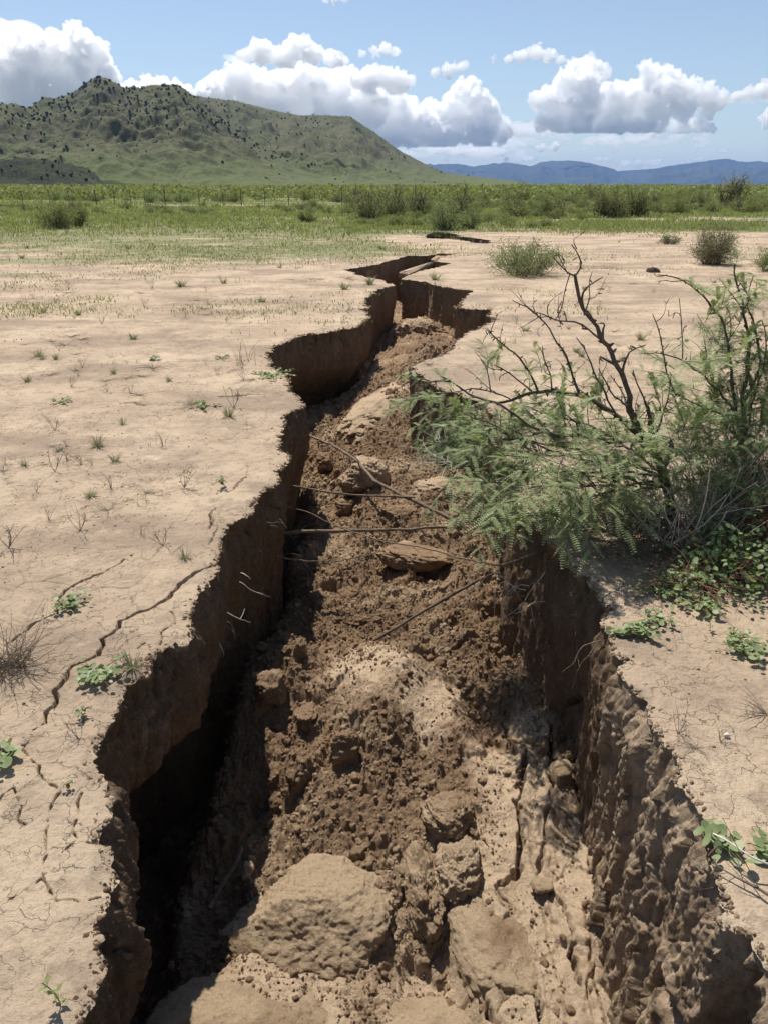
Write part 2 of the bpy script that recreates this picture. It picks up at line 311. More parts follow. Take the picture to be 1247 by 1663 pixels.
def rimdrop(x, y): return .020*(.55+.6*fbm(x*13, y*13, oct=3, seed=46))
def build_ground():
    tc = np.concatenate([-.5-np.cumsum(np.linspace(.0016, .09, 42))[::-1]**1.0, np.arange(-.5, .5, .00098), .5+np.cumsum(np.linspace(.0016, .09, 42))])
    ys = [-7, -5, -3.5, -2.5, -1.8, -1.4, -1.1, -.8, -.55, -.3, -.1, .1, .25, .4, .5]
    y = .55
    while y < 27: ys.append(y); y += max(.0028, .00082*(y*y+2.56)/1.6*.95*min(1, 1.0))
    while y < 45000: ys.append(y); y *= 1.02
    ys = np.array(ys); sc = np.maximum(ys, 0)*.98+1.55
    X = tc[None, :]*sc[:, None]; Y = np.repeat(ys[:, None], len(tc), 1); nr, nc = X.shape
    dx = np.gradient(X, axis=1); crk = np.zeros_like(X)
    for pl in (poly, poly2):
        A = pl; B = np.roll(pl, -1, 0); lo = np.minimum(A[:, 1], B[:, 1]); hi = np.maximum(A[:, 1], B[:, 1])
        for i in range(nr):
            yy = ys[i]; rs = ys[min(i+1, nr-1)]-yy
            if yy < A[:, 1].min()-.3 or yy > A[:, 1].max()+.3: continue
            wn = max(2.5*rs, .06); m = (lo < yy+wn) & (hi > yy-wn)
            if not m.any(): continue
            a, b = A[m], B[m]; xr = (min(a[:, 0].min(), b[:, 0].min())-.1, max(a[:, 0].max(), b[:, 0].max())+.1)
            c = np.where((X[i] > xr[0]) & (X[i] < xr[1]))[0]
            if len(c) == 0: continue
            D, qx, qy = seg_dist(X[i, c], Y[i, c], a, b)
            mm = D < .62*np.maximum(dx[i, c], rs*.9)*1.0
            X[i, c[mm]] = qx[mm]; Y[i, c[mm]] = qy[mm]; D[mm] = 0; cc = c[D < .055]; crk[i, cc] = -rimdrop(X[i, cc], Y[i, cc])*(1-D[D < .055]/.055)**2
    for Q, ww, dp in CRW:
        A, B = Q[:-1], Q[1:]
        for i in np.where((ys > Q[:, 1].min()-.06) & (ys < Q[:, 1].max()+.06))[0]:
            m = (np.minimum(A[:, 1], B[:, 1]) < ys[i]+.06) & (np.maximum(A[:, 1], B[:, 1]) > ys[i]-.06)
            if not m.any(): continue
            a, b = A[m], B[m]; c = np.where((X[i] > min(a[:, 0].min(), b[:, 0].min())-.06) & (X[i] < max(a[:, 0].max(), b[:, 0].max())+.06))[0]
            if len(c) == 0: continue
            D, _, _ = seg_dist(X[i, c], Y[i, c], a, b, ww[:-1][m], ww[1:][m]); D += .003*vnoise(X[i, c]*60, Y[i, c]*60)
            crk[i, c] = np.minimum(crk[i, c], crk[i, c]*.3-dp*sstep(.0012, -.004, D))
    Z = relief(X, Y)
    # fine shrinkage cracks over the near crust
    near = (Y < 9) & (Y > .4); xx, yy = X[near], Y[near]
    wx = xx+.05*fbm(xx*5, yy*5, oct=3, seed=71); wy = yy+.05*fbm(xx*5+9, yy*5, oct=3, seed=72)
    f1, f2, _ = worley(wx*3.1, wy*3.1, 77); g1, g2, _ = worley(wx*9, wy*9, 78)
    msk = sstep(-.1, .3, fbm(xx*.9, yy*.9, oct=2, seed=73)+.15)*sstep(9, 4, yy)
    msk *= sstep(-.15, .3, fbm(xx*.9+3, yy*.9, oct=3, seed=79)+.12)
    Z[near] -= msk*(.007*sstep(.022, .006, f2-f1)*sstep(-.25, .1, fbm(xx*2.3, yy*2.3, seed=76))+.004*sstep(.05, .01, g2-g1)*sstep(-.05, .2, fbm(xx*2, yy*2, seed=74)))
    Z[near] += .004*fbm(xx*45, yy*45, oct=2, seed=75)*.5
    Z += crk
    idx = grid_faces(nr, nc); cx = X.reshape(-1)[idx].mean(1); cy = Y.reshape(-1)[idx].mean(1); keep = np.ones(len(idx), bool)
    for pl in (poly, poly2):
        A = pl; B = np.roll(pl, -1, 0); c = np.where((cx > A[:, 0].min()) & (cx < A[:, 0].max()) & (cy > A[:, 1].min()) & (cy < A[:, 1].max()))[0]
        c = c[np.argsort(cy[c])]
        for k in range(0, len(c), 3000):
            q = c[k:k+3000]; y0, y1 = cy[q[0]], cy[q[-1]]; m = (np.minimum(A[:, 1], B[:, 1]) <= y1) & (np.maximum(A[:, 1], B[:, 1]) >= y0)
            a, b = A[m], B[m]; yq = cy[q][:, None]
            hit = ((a[None, :, 1] > yq) != (b[None, :, 1] > yq)) & (cx[q][:, None] < (b[:, 0]-a[:, 0])*(yq-a[:, 1])/(b[:, 1]-a[:, 1]+1e-12)+a[:, 0])
            keep[q] = hit.sum(1) % 2 == 0
    V = np.stack([X, Y, Z], -1).reshape(-1, 3)
    o = mesh_np('ground', V, idx[keep], MG); at = o.data.attributes.new('cover', 'FLOAT', 'POINT')
    at.data.foreach_set('value', cover(V[:, 0], V[:, 1]).astype(np.float32)); tag(o, kind='structure'); return o
build_ground()

# ------------------------------------------------------------ fissure walls
def smooth_closed(P, s, sig):
    # resample evenly, blur, sample back
    L = s[-1]+np.hypot(*(P[0]-P[-1])); n = int(L/.02); u = np.linspace(0, L, n, endpoint=False); sp = np.append(s, L); PP = np.vstack([P, P[:1]])
    E = np.stack([np.interp(u, sp, PP[:, k]) for k in (0, 1)], 1); w = max(1, int(sig/.02)); k = np.exp(-.5*(np.arange(-3*w, 3*w+1)/w)**2); k /= k.sum()
    E = np.stack([np.convolve(np.concatenate([E[-3*w:, c], E[:, c], E[:3*w, c]]), k, 'valid') for c in (0, 1)], 1)
    return np.stack([np.interp(s, np.append(u, L), np.append(E[:, c], E[0, c])) for c in (0, 1)], 1)
def build_wall(P, s, depth, name, seed, nt):
    sg = 1 if area(P) > 0 else -1
    Sm = smooth_closed(P, s, .07); T = np.roll(Sm, -4, 0)-np.roll(Sm, 4, 0); T /= np.linalg.norm(T, axis=1, keepdims=True)+1e-9
    N = np.stack([-T[:, 1], T[:, 0]], 1)*sg            # inward (to the void)
    # blur normals a bit
    k = np.ones(25)/25; N = np.stack([np.convolve(np.concatenate([N[-12:, c], N[:, c], N[:12, c]]), k, 'valid') for c in (0, 1)], 1); N /= np.linalg.norm(N, axis=1, keepdims=True)+1e-9
    t = np.concatenate([[0, .003, .007], .007+(depth-.007)*np.linspace(0, 1, nt)[1:]**1.15]); TT = t[:, None]; SS = s[None, :]
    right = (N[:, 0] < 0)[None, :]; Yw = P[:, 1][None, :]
    w = sstep(0, .25, TT)
    base = P[None]*(1-w[..., None])+Sm[None]*w[..., None]
    off = -.012*sstep(0, .02, TT)*(1-sstep(.05, .2, TT))*(1+.8*vnoise(SS*30+0*TT, TT*9, seed=seed+8))
    under = sstep(.05, 1.3, TT)
    off = off+np.where(right, .10*under*sstep(2.8, 1.6, Yw)+.03*under, -.10*under-.55*sstep(.42, .95, TT)*sstep(3.6, 2.5, Yw)*sstep(1.0, 1.5, Yw)-.30*sstep(.35, 1.1, TT)*sstep(5.4, 6.4, Yw)*sstep(12, 9, Yw))
    # big facets, vertical ribs, clods
    off = off+sstep(.0, .12, TT)*(.045*fbm(SS*1.6+0*TT, TT*1.3, oct=3, seed=seed)+.022*fbm(SS*7+.4*TT, TT*1.6, oct=4, seed=seed+1, ridge=True, gain=.6))
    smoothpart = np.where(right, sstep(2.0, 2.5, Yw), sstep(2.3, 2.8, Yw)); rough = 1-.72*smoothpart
    wx = SS+0*TT+.012*fbm(SS*30+0*TT, TT*20, oct=2, seed=seed+9); wy = TT*.5+.012*fbm(SS*28+0*TT, TT*22+7, oct=2, seed=seed+10)
    cl = .2*crumble(wx, wy, .085, seed+20, .5)+.7*crumble(wx+5, wy, .038, seed+21, .7)+.9*crumble(wx, wy+3, .019, seed+22, .8)+.8*crumble(wx+2, wy+6, .010, seed+23, .8)
    pm = sstep(-.25, .25, fbm(SS*2.3+0*TT, TT*2.1, oct=3, seed=seed+30)); w1 = .35*fbm(SS*9+0*TT, TT*7, oct=3, seed=seed+31); w2 = .35*fbm(SS*9+5+0*TT, TT*7, oct=3, seed=seed+32)
    fa1, fb1, i1 = worley(SS/.11+w1, TT/.55+w2, seed+33); fa2, fb2, i2 = worley(SS/.036+1.3*w1, TT/.15+1.3*w2, seed+34); fa3, fb3, i3 = worley(SS/.017+w1*2, TT/.040+w2*2, seed+35)
    fac = .048*(i1-.5)*sstep(0, .06, fb1-fa1)+.024*(i2-.5)*sstep(0, .12, fb2-fa2)+.007*(i3-.5)*sstep(0, .25, fb3-fa3)-.012*sstep(.10, .0, fb1-fa1)-.006*sstep(.10, 0, fb2-fa2)
    off = off+sstep(0, .05, TT)*fac*(.25+.75*rough)
    off = off+rough*sstep(0, .04, TT)*cl*(.25+.55*pm)
    off = off+sstep(0, .06, TT)*rough*(.010*fbm(SS*20+0*TT, TT*4.5, oct=4, seed=seed+3, gain=.6)+.009*fbm(SS*75+0*TT, TT*17, oct=3, seed=seed+13, ridge=True, gain=.65))
    off = off+sstep(0, .03, TT)*.013*fbm(SS*55+0*TT, TT*9, oct=4, seed=seed+4, gain=.7)
    # vertical splits
    f = np.abs(vnoise(SS*2.6+.25*vnoise(TT*4+0*SS, SS*2, seed=seed+6)+0*TT, TT*.5, seed=seed+5)); off = off-.05*sstep(.035, .0, f)*sstep(.03, .15, TT)
    xy = base+N[None]*off[..., None]
    z = -TT+(relief(P[:, 0], P[:, 1])-rimdrop(P[:, 0], P[:, 1]))[None]*(1-w)+.012*sstep(.02, .1, TT)*fbm(SS*20+0*TT, TT*20, oct=2, seed=seed+7)
    V = np.concatenate([xy, z[..., None]], -1).reshape(-1, 3); nr, nc = len(t), len(P)
    fc = grid_faces(nr, nc, True)
    if sg > 0: fc = fc[:, ::-1]
    o = mesh_np(name, V, fc, MWL); at = o.data.attributes.new('dry', 'FLOAT', 'POINT'); at.data.foreach_set('value', (np.where(right, .12+.6*(1-smoothpart), .18*(1-smoothpart))*(1-.25*sstep(.9, 1.4, TT))+.35*sstep(.05, .0, TT)+0*SS).reshape(-1).astype(np.float32))  # dry: pale crumbly soil plus painted sunlight near right; shaded faces stay darker
    return tag(o, kind='structure')
step = 1
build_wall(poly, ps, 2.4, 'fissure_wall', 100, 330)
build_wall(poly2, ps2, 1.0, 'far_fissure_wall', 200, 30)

# ------------------------------------------------------------ fissure floor
FC = [(340, 1900, -1.05), (700, 1900, -1.0), (1000, 1900, -.95), (400, 1660, -1.0), (700, 1640, -1.08), (950, 1640, -.92), (1040, 1640, -.95), (500, 1520, -1.05), (800, 1500, -.92), (930, 1450, -.90), (960, 1350, -.9), (900, 1250, -.84), (960, 1180, -.80), (860, 1150, -.84), (790, 1180, -.9),
      (250, 1450, -1.75), (230, 1600, -1.5), (300, 1250, -1.95), (320, 1350, -1.6), (360, 1150, -1.95), (400, 1350, -1.08), (410, 1250, -1.0), (430, 1180, -.86), (430, 1110, -.74), (470, 1070, -.70), (600, 1120, -.68), (640, 1080, -.68), (560, 1250, -.84), (700, 1250, -.86), (600, 1380, -.93), (720, 1150, -.76),
      (330, 1480, -1.2), (420, 1050, -1.7), (450, 960, -1.6), (520, 1010, -.92), (570, 960, -.92), (650, 1010, -.88), (740, 1000, -.82), (790, 1060, -.85), (700, 940, -.95), (600, 900, -.86), (500, 900, -1.0), (460, 860, -1.4), (700, 880, -.72), (760, 880, -.70), (620, 830, -.75), (540, 850, -.92), (520, 780, -.95), (720, 800, -.66), (660, 760, -.66), (600, 780, -.72), (770, 900, -.74),
      (520, 730, -1.0), (560, 700, -.95), (600, 680, -.8), (650, 640, -.58), (700, 730, -.75), (690, 690, -.9), (540, 660, -1.3), (580, 630, -1.25), (520, 620, -1.5), (640, 610, -.6), (640, 580, -.62), (600, 590, -1.1), (670, 560, -.46), (700, 570, -.25), (715, 560, -.22), (690, 540, -.48), (620, 560, -1.2), (655, 520, -.66), (640, 500, -.8), (680, 520, -.62), (720, 520, -.75), (620, 500, -1.1), (650, 480, -1.3), (700, 480, -1.3), (760, 510, -1.0), (640, 440, -1.5), (700, 425, -1.3), (600, 440, -1.6)]
FCW = np.array([G(a, b, c) for a, b, c in FC])
def floor_h(x, y):
    x = np.asarray(x, float); y = np.asarray(y, float); sh = x.shape; x = x.reshape(-1); y = y.reshape(-1); out = np.empty(x.shape)
    for k in range(0, len(x), 40000):
        q = slice(k, k+40000); sc = .13+.05*FCW[:, 1]
        d2 = ((x[q, None]-FCW[:, 0])**2+((y[q, None]-FCW[:, 1])*.62)**2)/sc**2
        w = 1/(d2+.10)**2.0; out[q] = (w*FCW[:, 2]).sum(1)/w.sum(1)
    # shelf drops away along the left wall
    return out.reshape(sh)
FCR = [([(850, 1240), (838, 1330), (850, 1380), (835, 1425), (800, 1440)], .016, .10), ([(805, 1440), (830, 1480), (850, 1530), (868, 1600), (880, 1660)], .015, .09), ([(925, 1510), (930, 1560), (940, 1605)], .010, .07), ([(800, 1530), (808, 1600)], .006, .04),
       ([(745, 1525), (780, 1590), (812, 1650)], .022, .11), ([(890, 1190), (895, 1260), (893, 1300)], .014, .09), ([(893, 1300), (880, 1380), (872, 1430)], .008, .05), ([(815, 1180), (835, 1240)], .012, .06), ([(955, 1370), (965, 1450), (1000, 1530), (1035, 1600)], .005, .03), ([(960, 1530), (962, 1580), (950, 1640)], .006, .04), ([(872, 1430), (915, 1470), (925, 1510)], .006, .04)]
FCRW = []
for pts, w, dp in FCR:
    zz = float(np.mean([-.9])); P = G(*np.array(pts, float).T, zz)[:, :2]; out = []
    for a, b in zip(P[:-1], P[1:]):
        m = max(1, int(np.hypot(*(b-a))/.02)); out.append(a+(b-a)*(np.arange(m)/m)[:, None])
    Q = np.concatenate(out+[P[-1:]]); k = np.arange(len(Q)); Q = Q+.012*np.stack([vnoise(k*.7, k*0+1, seed=len(FCRW)+50), vnoise(k*.7, k*0+2, seed=len(FCRW)+50)], 1)
    FCRW.append((Q, w*(.7+.5*vnoise(k*.6, k*0+3, seed=6+len(FCRW)))*np.clip(np.minimum(k+1, len(k)-k)/4, .3, 1), dp))
def softmask(x, y):                      # 1 = smooth firm soil, 0 = loose crumbs
    m = np.zeros(x.shape)
    for a, b, r, s in ((600, 1120, .26, .9), (690, 1160, .22, .8), (900, 1380, .34, 1.), (850, 1500, .34, 1.), (860, 1300, .26, 1), (800, 1400, .2, 1), (960, 1300, .2, .9), (700, 1620, .25, 1), (450, 1640, .3, 1), (800, 1250, .16, .7), (740, 860, .3, .35), (640, 780, .3, .4), (560, 620, .5, .9), (700, 1560, .12, 1), (1000, 1560, .2, 1), (550, 1480, .25, .7), (860, 1640, .3, 1), (860, 1180, .12, .8), (990, 1640, .2, 1)):
        c = G(a, b, -.85); m = np.maximum(m, s*np.exp(-(((x-c[0])/r)**2+((y-c[1])/(r*1.3))**2)**1.5))
    return np.clip(m+.3*fbm(x*4, y*4, oct=3, seed=88)*(m > .1), 0, 1)
def floor_full(x, y, fine=True):
    h = floor_h(x, y)+.035*fbm(x*2.2, y*2.2, oct=3, seed=81)
    sm = softmask(x, y); lo = 1-sm
    wx = x+.05*fbm(x*10, y*10, oct=4, seed=82, gain=.6); wy = y+.05*fbm(x*10, y*10+5, oct=4, seed=83, gain=.6)
    ga, gb, gi = worley(x/.15+.5*fbm(x*7, y*7, oct=3, seed=101), y/.17+.5*fbm(x*7+4, y*7, oct=3, seed=102), 103); ha, hb, hi = worley(x/.05+.5*fbm(x*20, y*20, oct=2, seed=104), y/.055+.5*fbm(x*20+4, y*20, oct=2, seed=105), 106)
    h = h+lo*(.07*(gi-.5)*sstep(0, .25, gb-ga)+.026*(hi-.5)*sstep(0, .3, hb-ha)+.06*(gi > .8)*(x*0+fbm(x*5, y*5, seed=107)))+sm*(.022*(gi-.5)*sstep(0, .08, gb-ga)-.006*sstep(.05, 0, gb-ga))
    h = h+lo*(.35*crumble(wx, wy, .13, 84, .45)+.65*crumble(wx, wy+2, .055, 85, .65)+.55*crumble(wx+4, wy, .028, 86, .7)+.4*crumble(wx+1, wy+7, .015, 87, .7))
    h = h+lo*(.022*fbm(x*10, y*10, oct=4, seed=89, gain=.6)+.009*fbm(x*45, y*45, oct=3, seed=93, gain=.7))+sm*(.012*fbm(x*9, y*9, oct=4, seed=90, ridge=True)+.004*fbm(x*45, y*45, oct=3, seed=91))
    h = h+sm*.02*fbm(x*16, y*3, oct=3, seed=92, ridge=True)*sstep(.3, .6, x)   # layered, standing cracks on the right
    return h
def build_floor():
    xs = np.arange(-1.75, 2.1, .0052); ys = []; y = .7
    while y < 22: ys.append(y); y += .0018*(y+.9)
    X, Y = np.meshgrid(xs, ys); cl = .0*Y
    Z = floor_full(X, Y)
    for Q, ww, dp in FCRW:
        A, B = Q[:-1], Q[1:]; m = (X > Q[:, 0].min()-.06) & (X < Q[:, 0].max()+.06) & (Y > Q[:, 1].min()-.06) & (Y < Q[:, 1].max()+.06)
        D, _, _ = seg_dist(X[m], Y[m], A, B, ww[:-1], ww[1:]); Z[m] -= dp*sstep(.006, -.006, D+.006*vnoise(X[m]*40, Y[m]*40, seed=3))
        Z[m] += .014*np.exp(-(np.maximum(D, 0)/.03)**2)
    Z = np.minimum(Z, -.12-0*Z) if True else Z
    o = mesh_np('fissure_floor', np.stack([X, Y, Z], -1).reshape(-1, 3), grid_faces(*X.shape), MF); at = o.data.attributes.new('dry', 'FLOAT', 'POINT'); at.data.foreach_set('value', softmask(X, Y).reshape(-1).astype(np.float32)); return tag(o, kind='structure')
build_floor()

# ------------------------------------------------------------ clods, blocks and crumbs
def rock_mesh(seed, sx, sy, sz, sub=5, box=.5, amp=.16, lumps=.5, cuts=5, grit=1.):
    v, f = ico(sub); v = v.copy(); rg = np.random.RandomState(seed)
    m = np.max(np.abs(v), 1, keepdims=True); v = v*(1-box)+v/m*box*.86
    for _ in range(cuts):                # broken planes
        n = rg.normal(size=3); n /= np.linalg.norm(n); d = rg.uniform(.62, .85); k = v@n-d; v = v-np.maximum(k, 0)[:, None]*n*.85
    nn = v/np.linalg.norm(v, axis=1, keepdims=True)
    an = np.array([sx, sy, sz])/max(sx, sy, sz); q = v*an*1.6+rg.uniform(0, 50, 3); a = fbm(q[:, 0], q[:, 1], q[:, 2], oct=3, seed=seed)
    q2 = v*an*6+rg.uniform(0, 50, 3); b = fbm(q2[:, 0], q2[:, 1], q2[:, 2], oct=4, seed=seed+1, gain=.6)
    q3 = v*an*18; c = fbm(q3[:, 0], q3[:, 1], q3[:, 2], oct=2, seed=seed+3)
    v = v+nn*(amp*1.2*a+amp*lumps*b+amp*.30*c)[:, None]
    if sub >= 5:
        q4 = v*np.array([sx, sy, sz])/.30; d = fbm(q4[:, 0]*7, q4[:, 1]*7, q4[:, 2]*7, oct=4, seed=seed+9, gain=.6); e = crumble(v[:, 0]*sx+.1*v[:, 2], v[:, 1]*sy+.3*v[:, 2], .05, seed+12, .45)+crumble(v[:, 0]*sx+3+.1*v[:, 2], v[:, 1]*sy+.3*v[:, 2], .02, seed+13, .5)
        v = v*(1+.012*d/max(sx, sy, .1))[:, None]+nn*(e/np.array([sx, sy, sz]).mean()*.55*grit*np.clip(nn[:, 2]*1.5+.5, .1, 1))[:, None]
    return v*np.array([sx, sy, sz]), f
def rotm(rx, ry, rz):
    from mathutils import Euler
    return np.array(Euler((rx, ry, rz)).to_matrix())
def clod(px, py, z, size, rot, seed, label, name='soil_clod', cat='clod', sub=5, mat=None, group=None, **k):
    if mat is None and name == 'soil_clod': mat = MF; z = z-.025; size = tuple(q*.85 for q in size); sub = max(sub, 5)
    sx, sy, sz = size; v, f = rock_mesh(seed, sx, sy, sz, sub, **k); v = v@rotm(*[R(a) for a in rot]).T
    o = mesh_np(name, v, f, mat or MCL); p = G(px, py, z); o.location = p
    return tag(o, label, cat, group)
clod(508, 1500, -1.05, (.385, .245, .19), (14, -4, -10), 11, 'biggest rounded boulder of caked soil in the fissure, low centre of the photo', 'soil_boulder', 'boulder', 7, MB_DRY, box=.1, amp=.14, lumps=.4, cuts=8, grit=.0)
clod(735, 1335, -.86, (.125, .12, .10), (10, 15, 25), 12, 'blocky brown soil block standing behind the pair of upright boulders', 'soil_block', 'block', 6, None, box=.45, amp=.2)
clod(682, 1455, -.96, (.085, .18, .17), (0, 8, 14), 13, 'upright dark faced soil boulder beside the biggest rounded boulder', 'soil_boulder', 'boulder', 6, MCL, box=.2, amp=.22)
clod(748, 1425, -.93, (.10, .14, .13), (0, -5, -10), 14, 'pale upright soil boulder right of the dark faced one', 'soil_boulder', 'boulder', 6, MB_DRY, box=.2, amp=.22)
clod(800, 1545, -1.0, (.17, .33, .12), (0, 4, 12), 15, 'long pale soil slab with a split along it, right of the sandy hollow', 'soil_slab', 'slab', 6, MB_DRY, box=.2, amp=.15, cuts=2, grit=.2)
clod(880, 1440, -.87, (.045, .035, .022), (0, 0, 10), 16, 'small flat pale clod on the cracked soil near the right wall', mat=MB_DRY, sub=4)
clod(912, 1262, -.82, (.055, .06, .075), (0, 0, 10), 17, 'rounded clod wedged in the vertical gap at foot of the right wall', mat=MB_DRY, sub=4, amp=.08)
clod(400, 1690, -1.08, (.36, .28, .12), (0, 3, 5), 18, 'low smooth pale soil mound at bottom edge, in front of the biggest boulder', 'soil_mound', 'mound', 6, MB_DRY, box=.1, amp=.14, lumps=.4, cuts=2, grit=.15)
clod(640, 1720, -1.12, (.5, .2, .10), (0, 0, 0), 19, 'wide low crumbly soil mound at the bottom centre edge', 'soil_mound', 'mound', 6, MB_DRY, box=.1, amp=.15, cuts=2, grit=.15)
clod(487, 1060, -.66, (.045, .045, .085), (8, 8, 0), 20, 'small upright spike of soil on the left rim of the mound', sub=4, amp=.2, box=.6)
clod(440, 1120, -.72, (.10, .10, .11), (0, 0, 20), 21, 'craggy dark clod on the left end of the mound below the spike', sub=5, amp=.24)
clod(560, 1215, -.76, (.085, .07, .11), (0, 0, 20), 22, 'dark upright clod casting a shadow in the middle of the crumb slope', sub=5, amp=.22)
clod(500, 1165, -.78, (.08, .07, .06), (0, 0, 50), 23, 'craggy brown clod between the left crag and the upright dark clod', sub=5, amp=.24)
clod(672, 905, -.79, (.27, .24, .075), (-12, 7, -14), 24, 'tilted flat soil slab with a black gap beneath its near edge', 'soil_slab', 'slab', 6, MCL, box=.4, amp=.14, lumps=.6)
clod(612, 672, -.80, (.30, 1.0, .17), (6, -14, -24), 25, 'long tilted soil slab leaning diagonally in the far part of the fissure', 'soil_slab', 'slab', 6, MB_DRY, box=.3, amp=.2, lumps=.7)
clod(590, 775, -.68, (.21, .30, .15), (-10, 6, -20), 26, 'broad broken soil block under the bend of the long branch', 'soil_block', 'block', 6, MB_DRY, box=.2, amp=.22, lumps=.7)
clod(530, 755, -.86, (.11, .14, .13), (0, 0, 10), 27, 'rounded dark clod by left wall below the long tilted slab', sub=5, amp=.2)
clod(720, 800, -.74, (.33, .45, .12), (-8, 2, 10), 28, 'large flat crumbly block beside the right wall under the green bush', 'soil_block', 'block', 6, MB_DRY, box=.3, amp=.2, lumps=.7)
clod(560, 825, -.82, (.09, .10, .09), (0, 0, 30), 29, 'craggy clod left of the crossing dead branches', sub=5, amp=.25)
clod(650, 840, -.74, (.15, .12, .10), (0, 0, 30), 30, 'knobbly clod between the two crossing dead branches', sub=5, amp=.24)
clod(605, 830, -.78, (.07, .06, .07), (0, 0, 70), 31, 'small knobbly clod just left of the one between the branches', sub=4, amp=.25)
clod(585, 1010, -.86, (.07, .06, .06), (0, 0, 70), 32, 'dark clod lying just left of the lower end of the diagonal stick', sub=4, amp=.25)
clod(722, 1020, -.84, (.036, .03, .025), (0, 0, 70), 33, 'small round clod right of the diagonal stick near right wall', sub=4, amp=.15)
clod(690, 540, -.52, (.38, .5, .22), (0, 0, 20), 34, 'dark heap of crumbly soil at far narrow end of the fissure', 'soil_heap', 'heap', 6, None, box=.3, amp=.25, lumps=.9)
clod(660, 600, -.66, (.22, .42, .16), (0, 0, 0), 35, 'dark craggy block between the far heap and long tilted slab', 'soil_block', 'block', 6, None, box=.4, amp=.22, lumps=.8)
clod(690, 668, -.82, (.20, .4, .24), (0, 0, -12), 36, 'dark craggy block under right wall beside the long tilted slab', 'soil_block', 'block', 6, None, box=.4, amp=.22, lumps=.8)
clod(677, 437, -.16, (.20, .85, .07), (4, -16, -32), 37, 'fallen pale slab of crust tilted in the farthest opening', 'crust_slab', 'slab', 5, MG, box=.8, amp=.04)
clod(718, 423, -.14, (.33, .40, .12), (0, 6, 10), 38, 'crumbled pale lump of crust right of the fallen crust slab', 'crust_lump', 'lump', 5, MCL, box=.5, amp=.2)
clod(1060, 441, .02, (.13, .10, .085), (0, 0, 10), 39, 'lone dark stone on bare ground between the round shrubs at right', 'dark_stone', 'stone', 4, m_plain('dark_stone', (.05, .038, .032), (.09, .065, .05), 20), amp=.2)
clod(1056, 1013, .008, (.036, .017, .012), (0, 0, -8), 40, 'smooth grey oval stone beside a green sprig at right', 'grey_stone', 'stone', 4, M_STONE, amp=.04, box=.2)
clod(1179, 1194, .006, (.010, .009, .009), (0, 0, -8), 41, 'tiny bright white pebble on the ground at right', 'white_pebble', 'pebble', 3, M_WSTONE, amp=.2)
clod(405, 1408, -.93, (.022, .022, .02), (0, 0, 0), 42, 'little tan clod at the top end of the dark stick in the fissure', sub=4, mat=MB_DRY)
rg = np.random.RandomState(5)
# smaller clods one can still count
cm = [mesh_np('soil_clod', *rock_mesh(60+i, 1, rg.uniform(.8, 1.1), rg.uniform(.7, 1), 4, amp=.24), MF, link=False).data for i in range(6)]
zone = [(560, 1290, 130, 90), (450, 1180, 50, 90), (620, 1400, 60, 30), (700, 1280, 70, 40), (560, 920, 90, 70), (640, 970, 100, 60), (520, 1060, 90, 40), (760, 1120, 60, 50), (570, 800, 60, 70), (520, 720, 30, 40), (760, 1330, 30, 25)]
for i in range(90):
    a, b, sx, sy = zone[i % len(zone)]; px = a+rg.uniform(-sx, sx); py = b+rg.uniform(-sy, sy); p = G(px, py, -.85)
    p[2] = float(floor_full(np.array([p[0]]), np.array([p[1]]))[0]); r = .012+.03*rg.rand()**3
    o = bpy.data.objects.new('soil_clod', cm[i % 6]); S.collection.objects.link(o); o.location = (p[0], p[1], p[2]+r*.15); o.scale = (r, r, r); o.rotation_euler = rg.uniform(0, 6, 3)
    tag(o, 'small brown clod among the loose crumbs on the fissure floor', 'clod', 'small clods on the fissure floor')
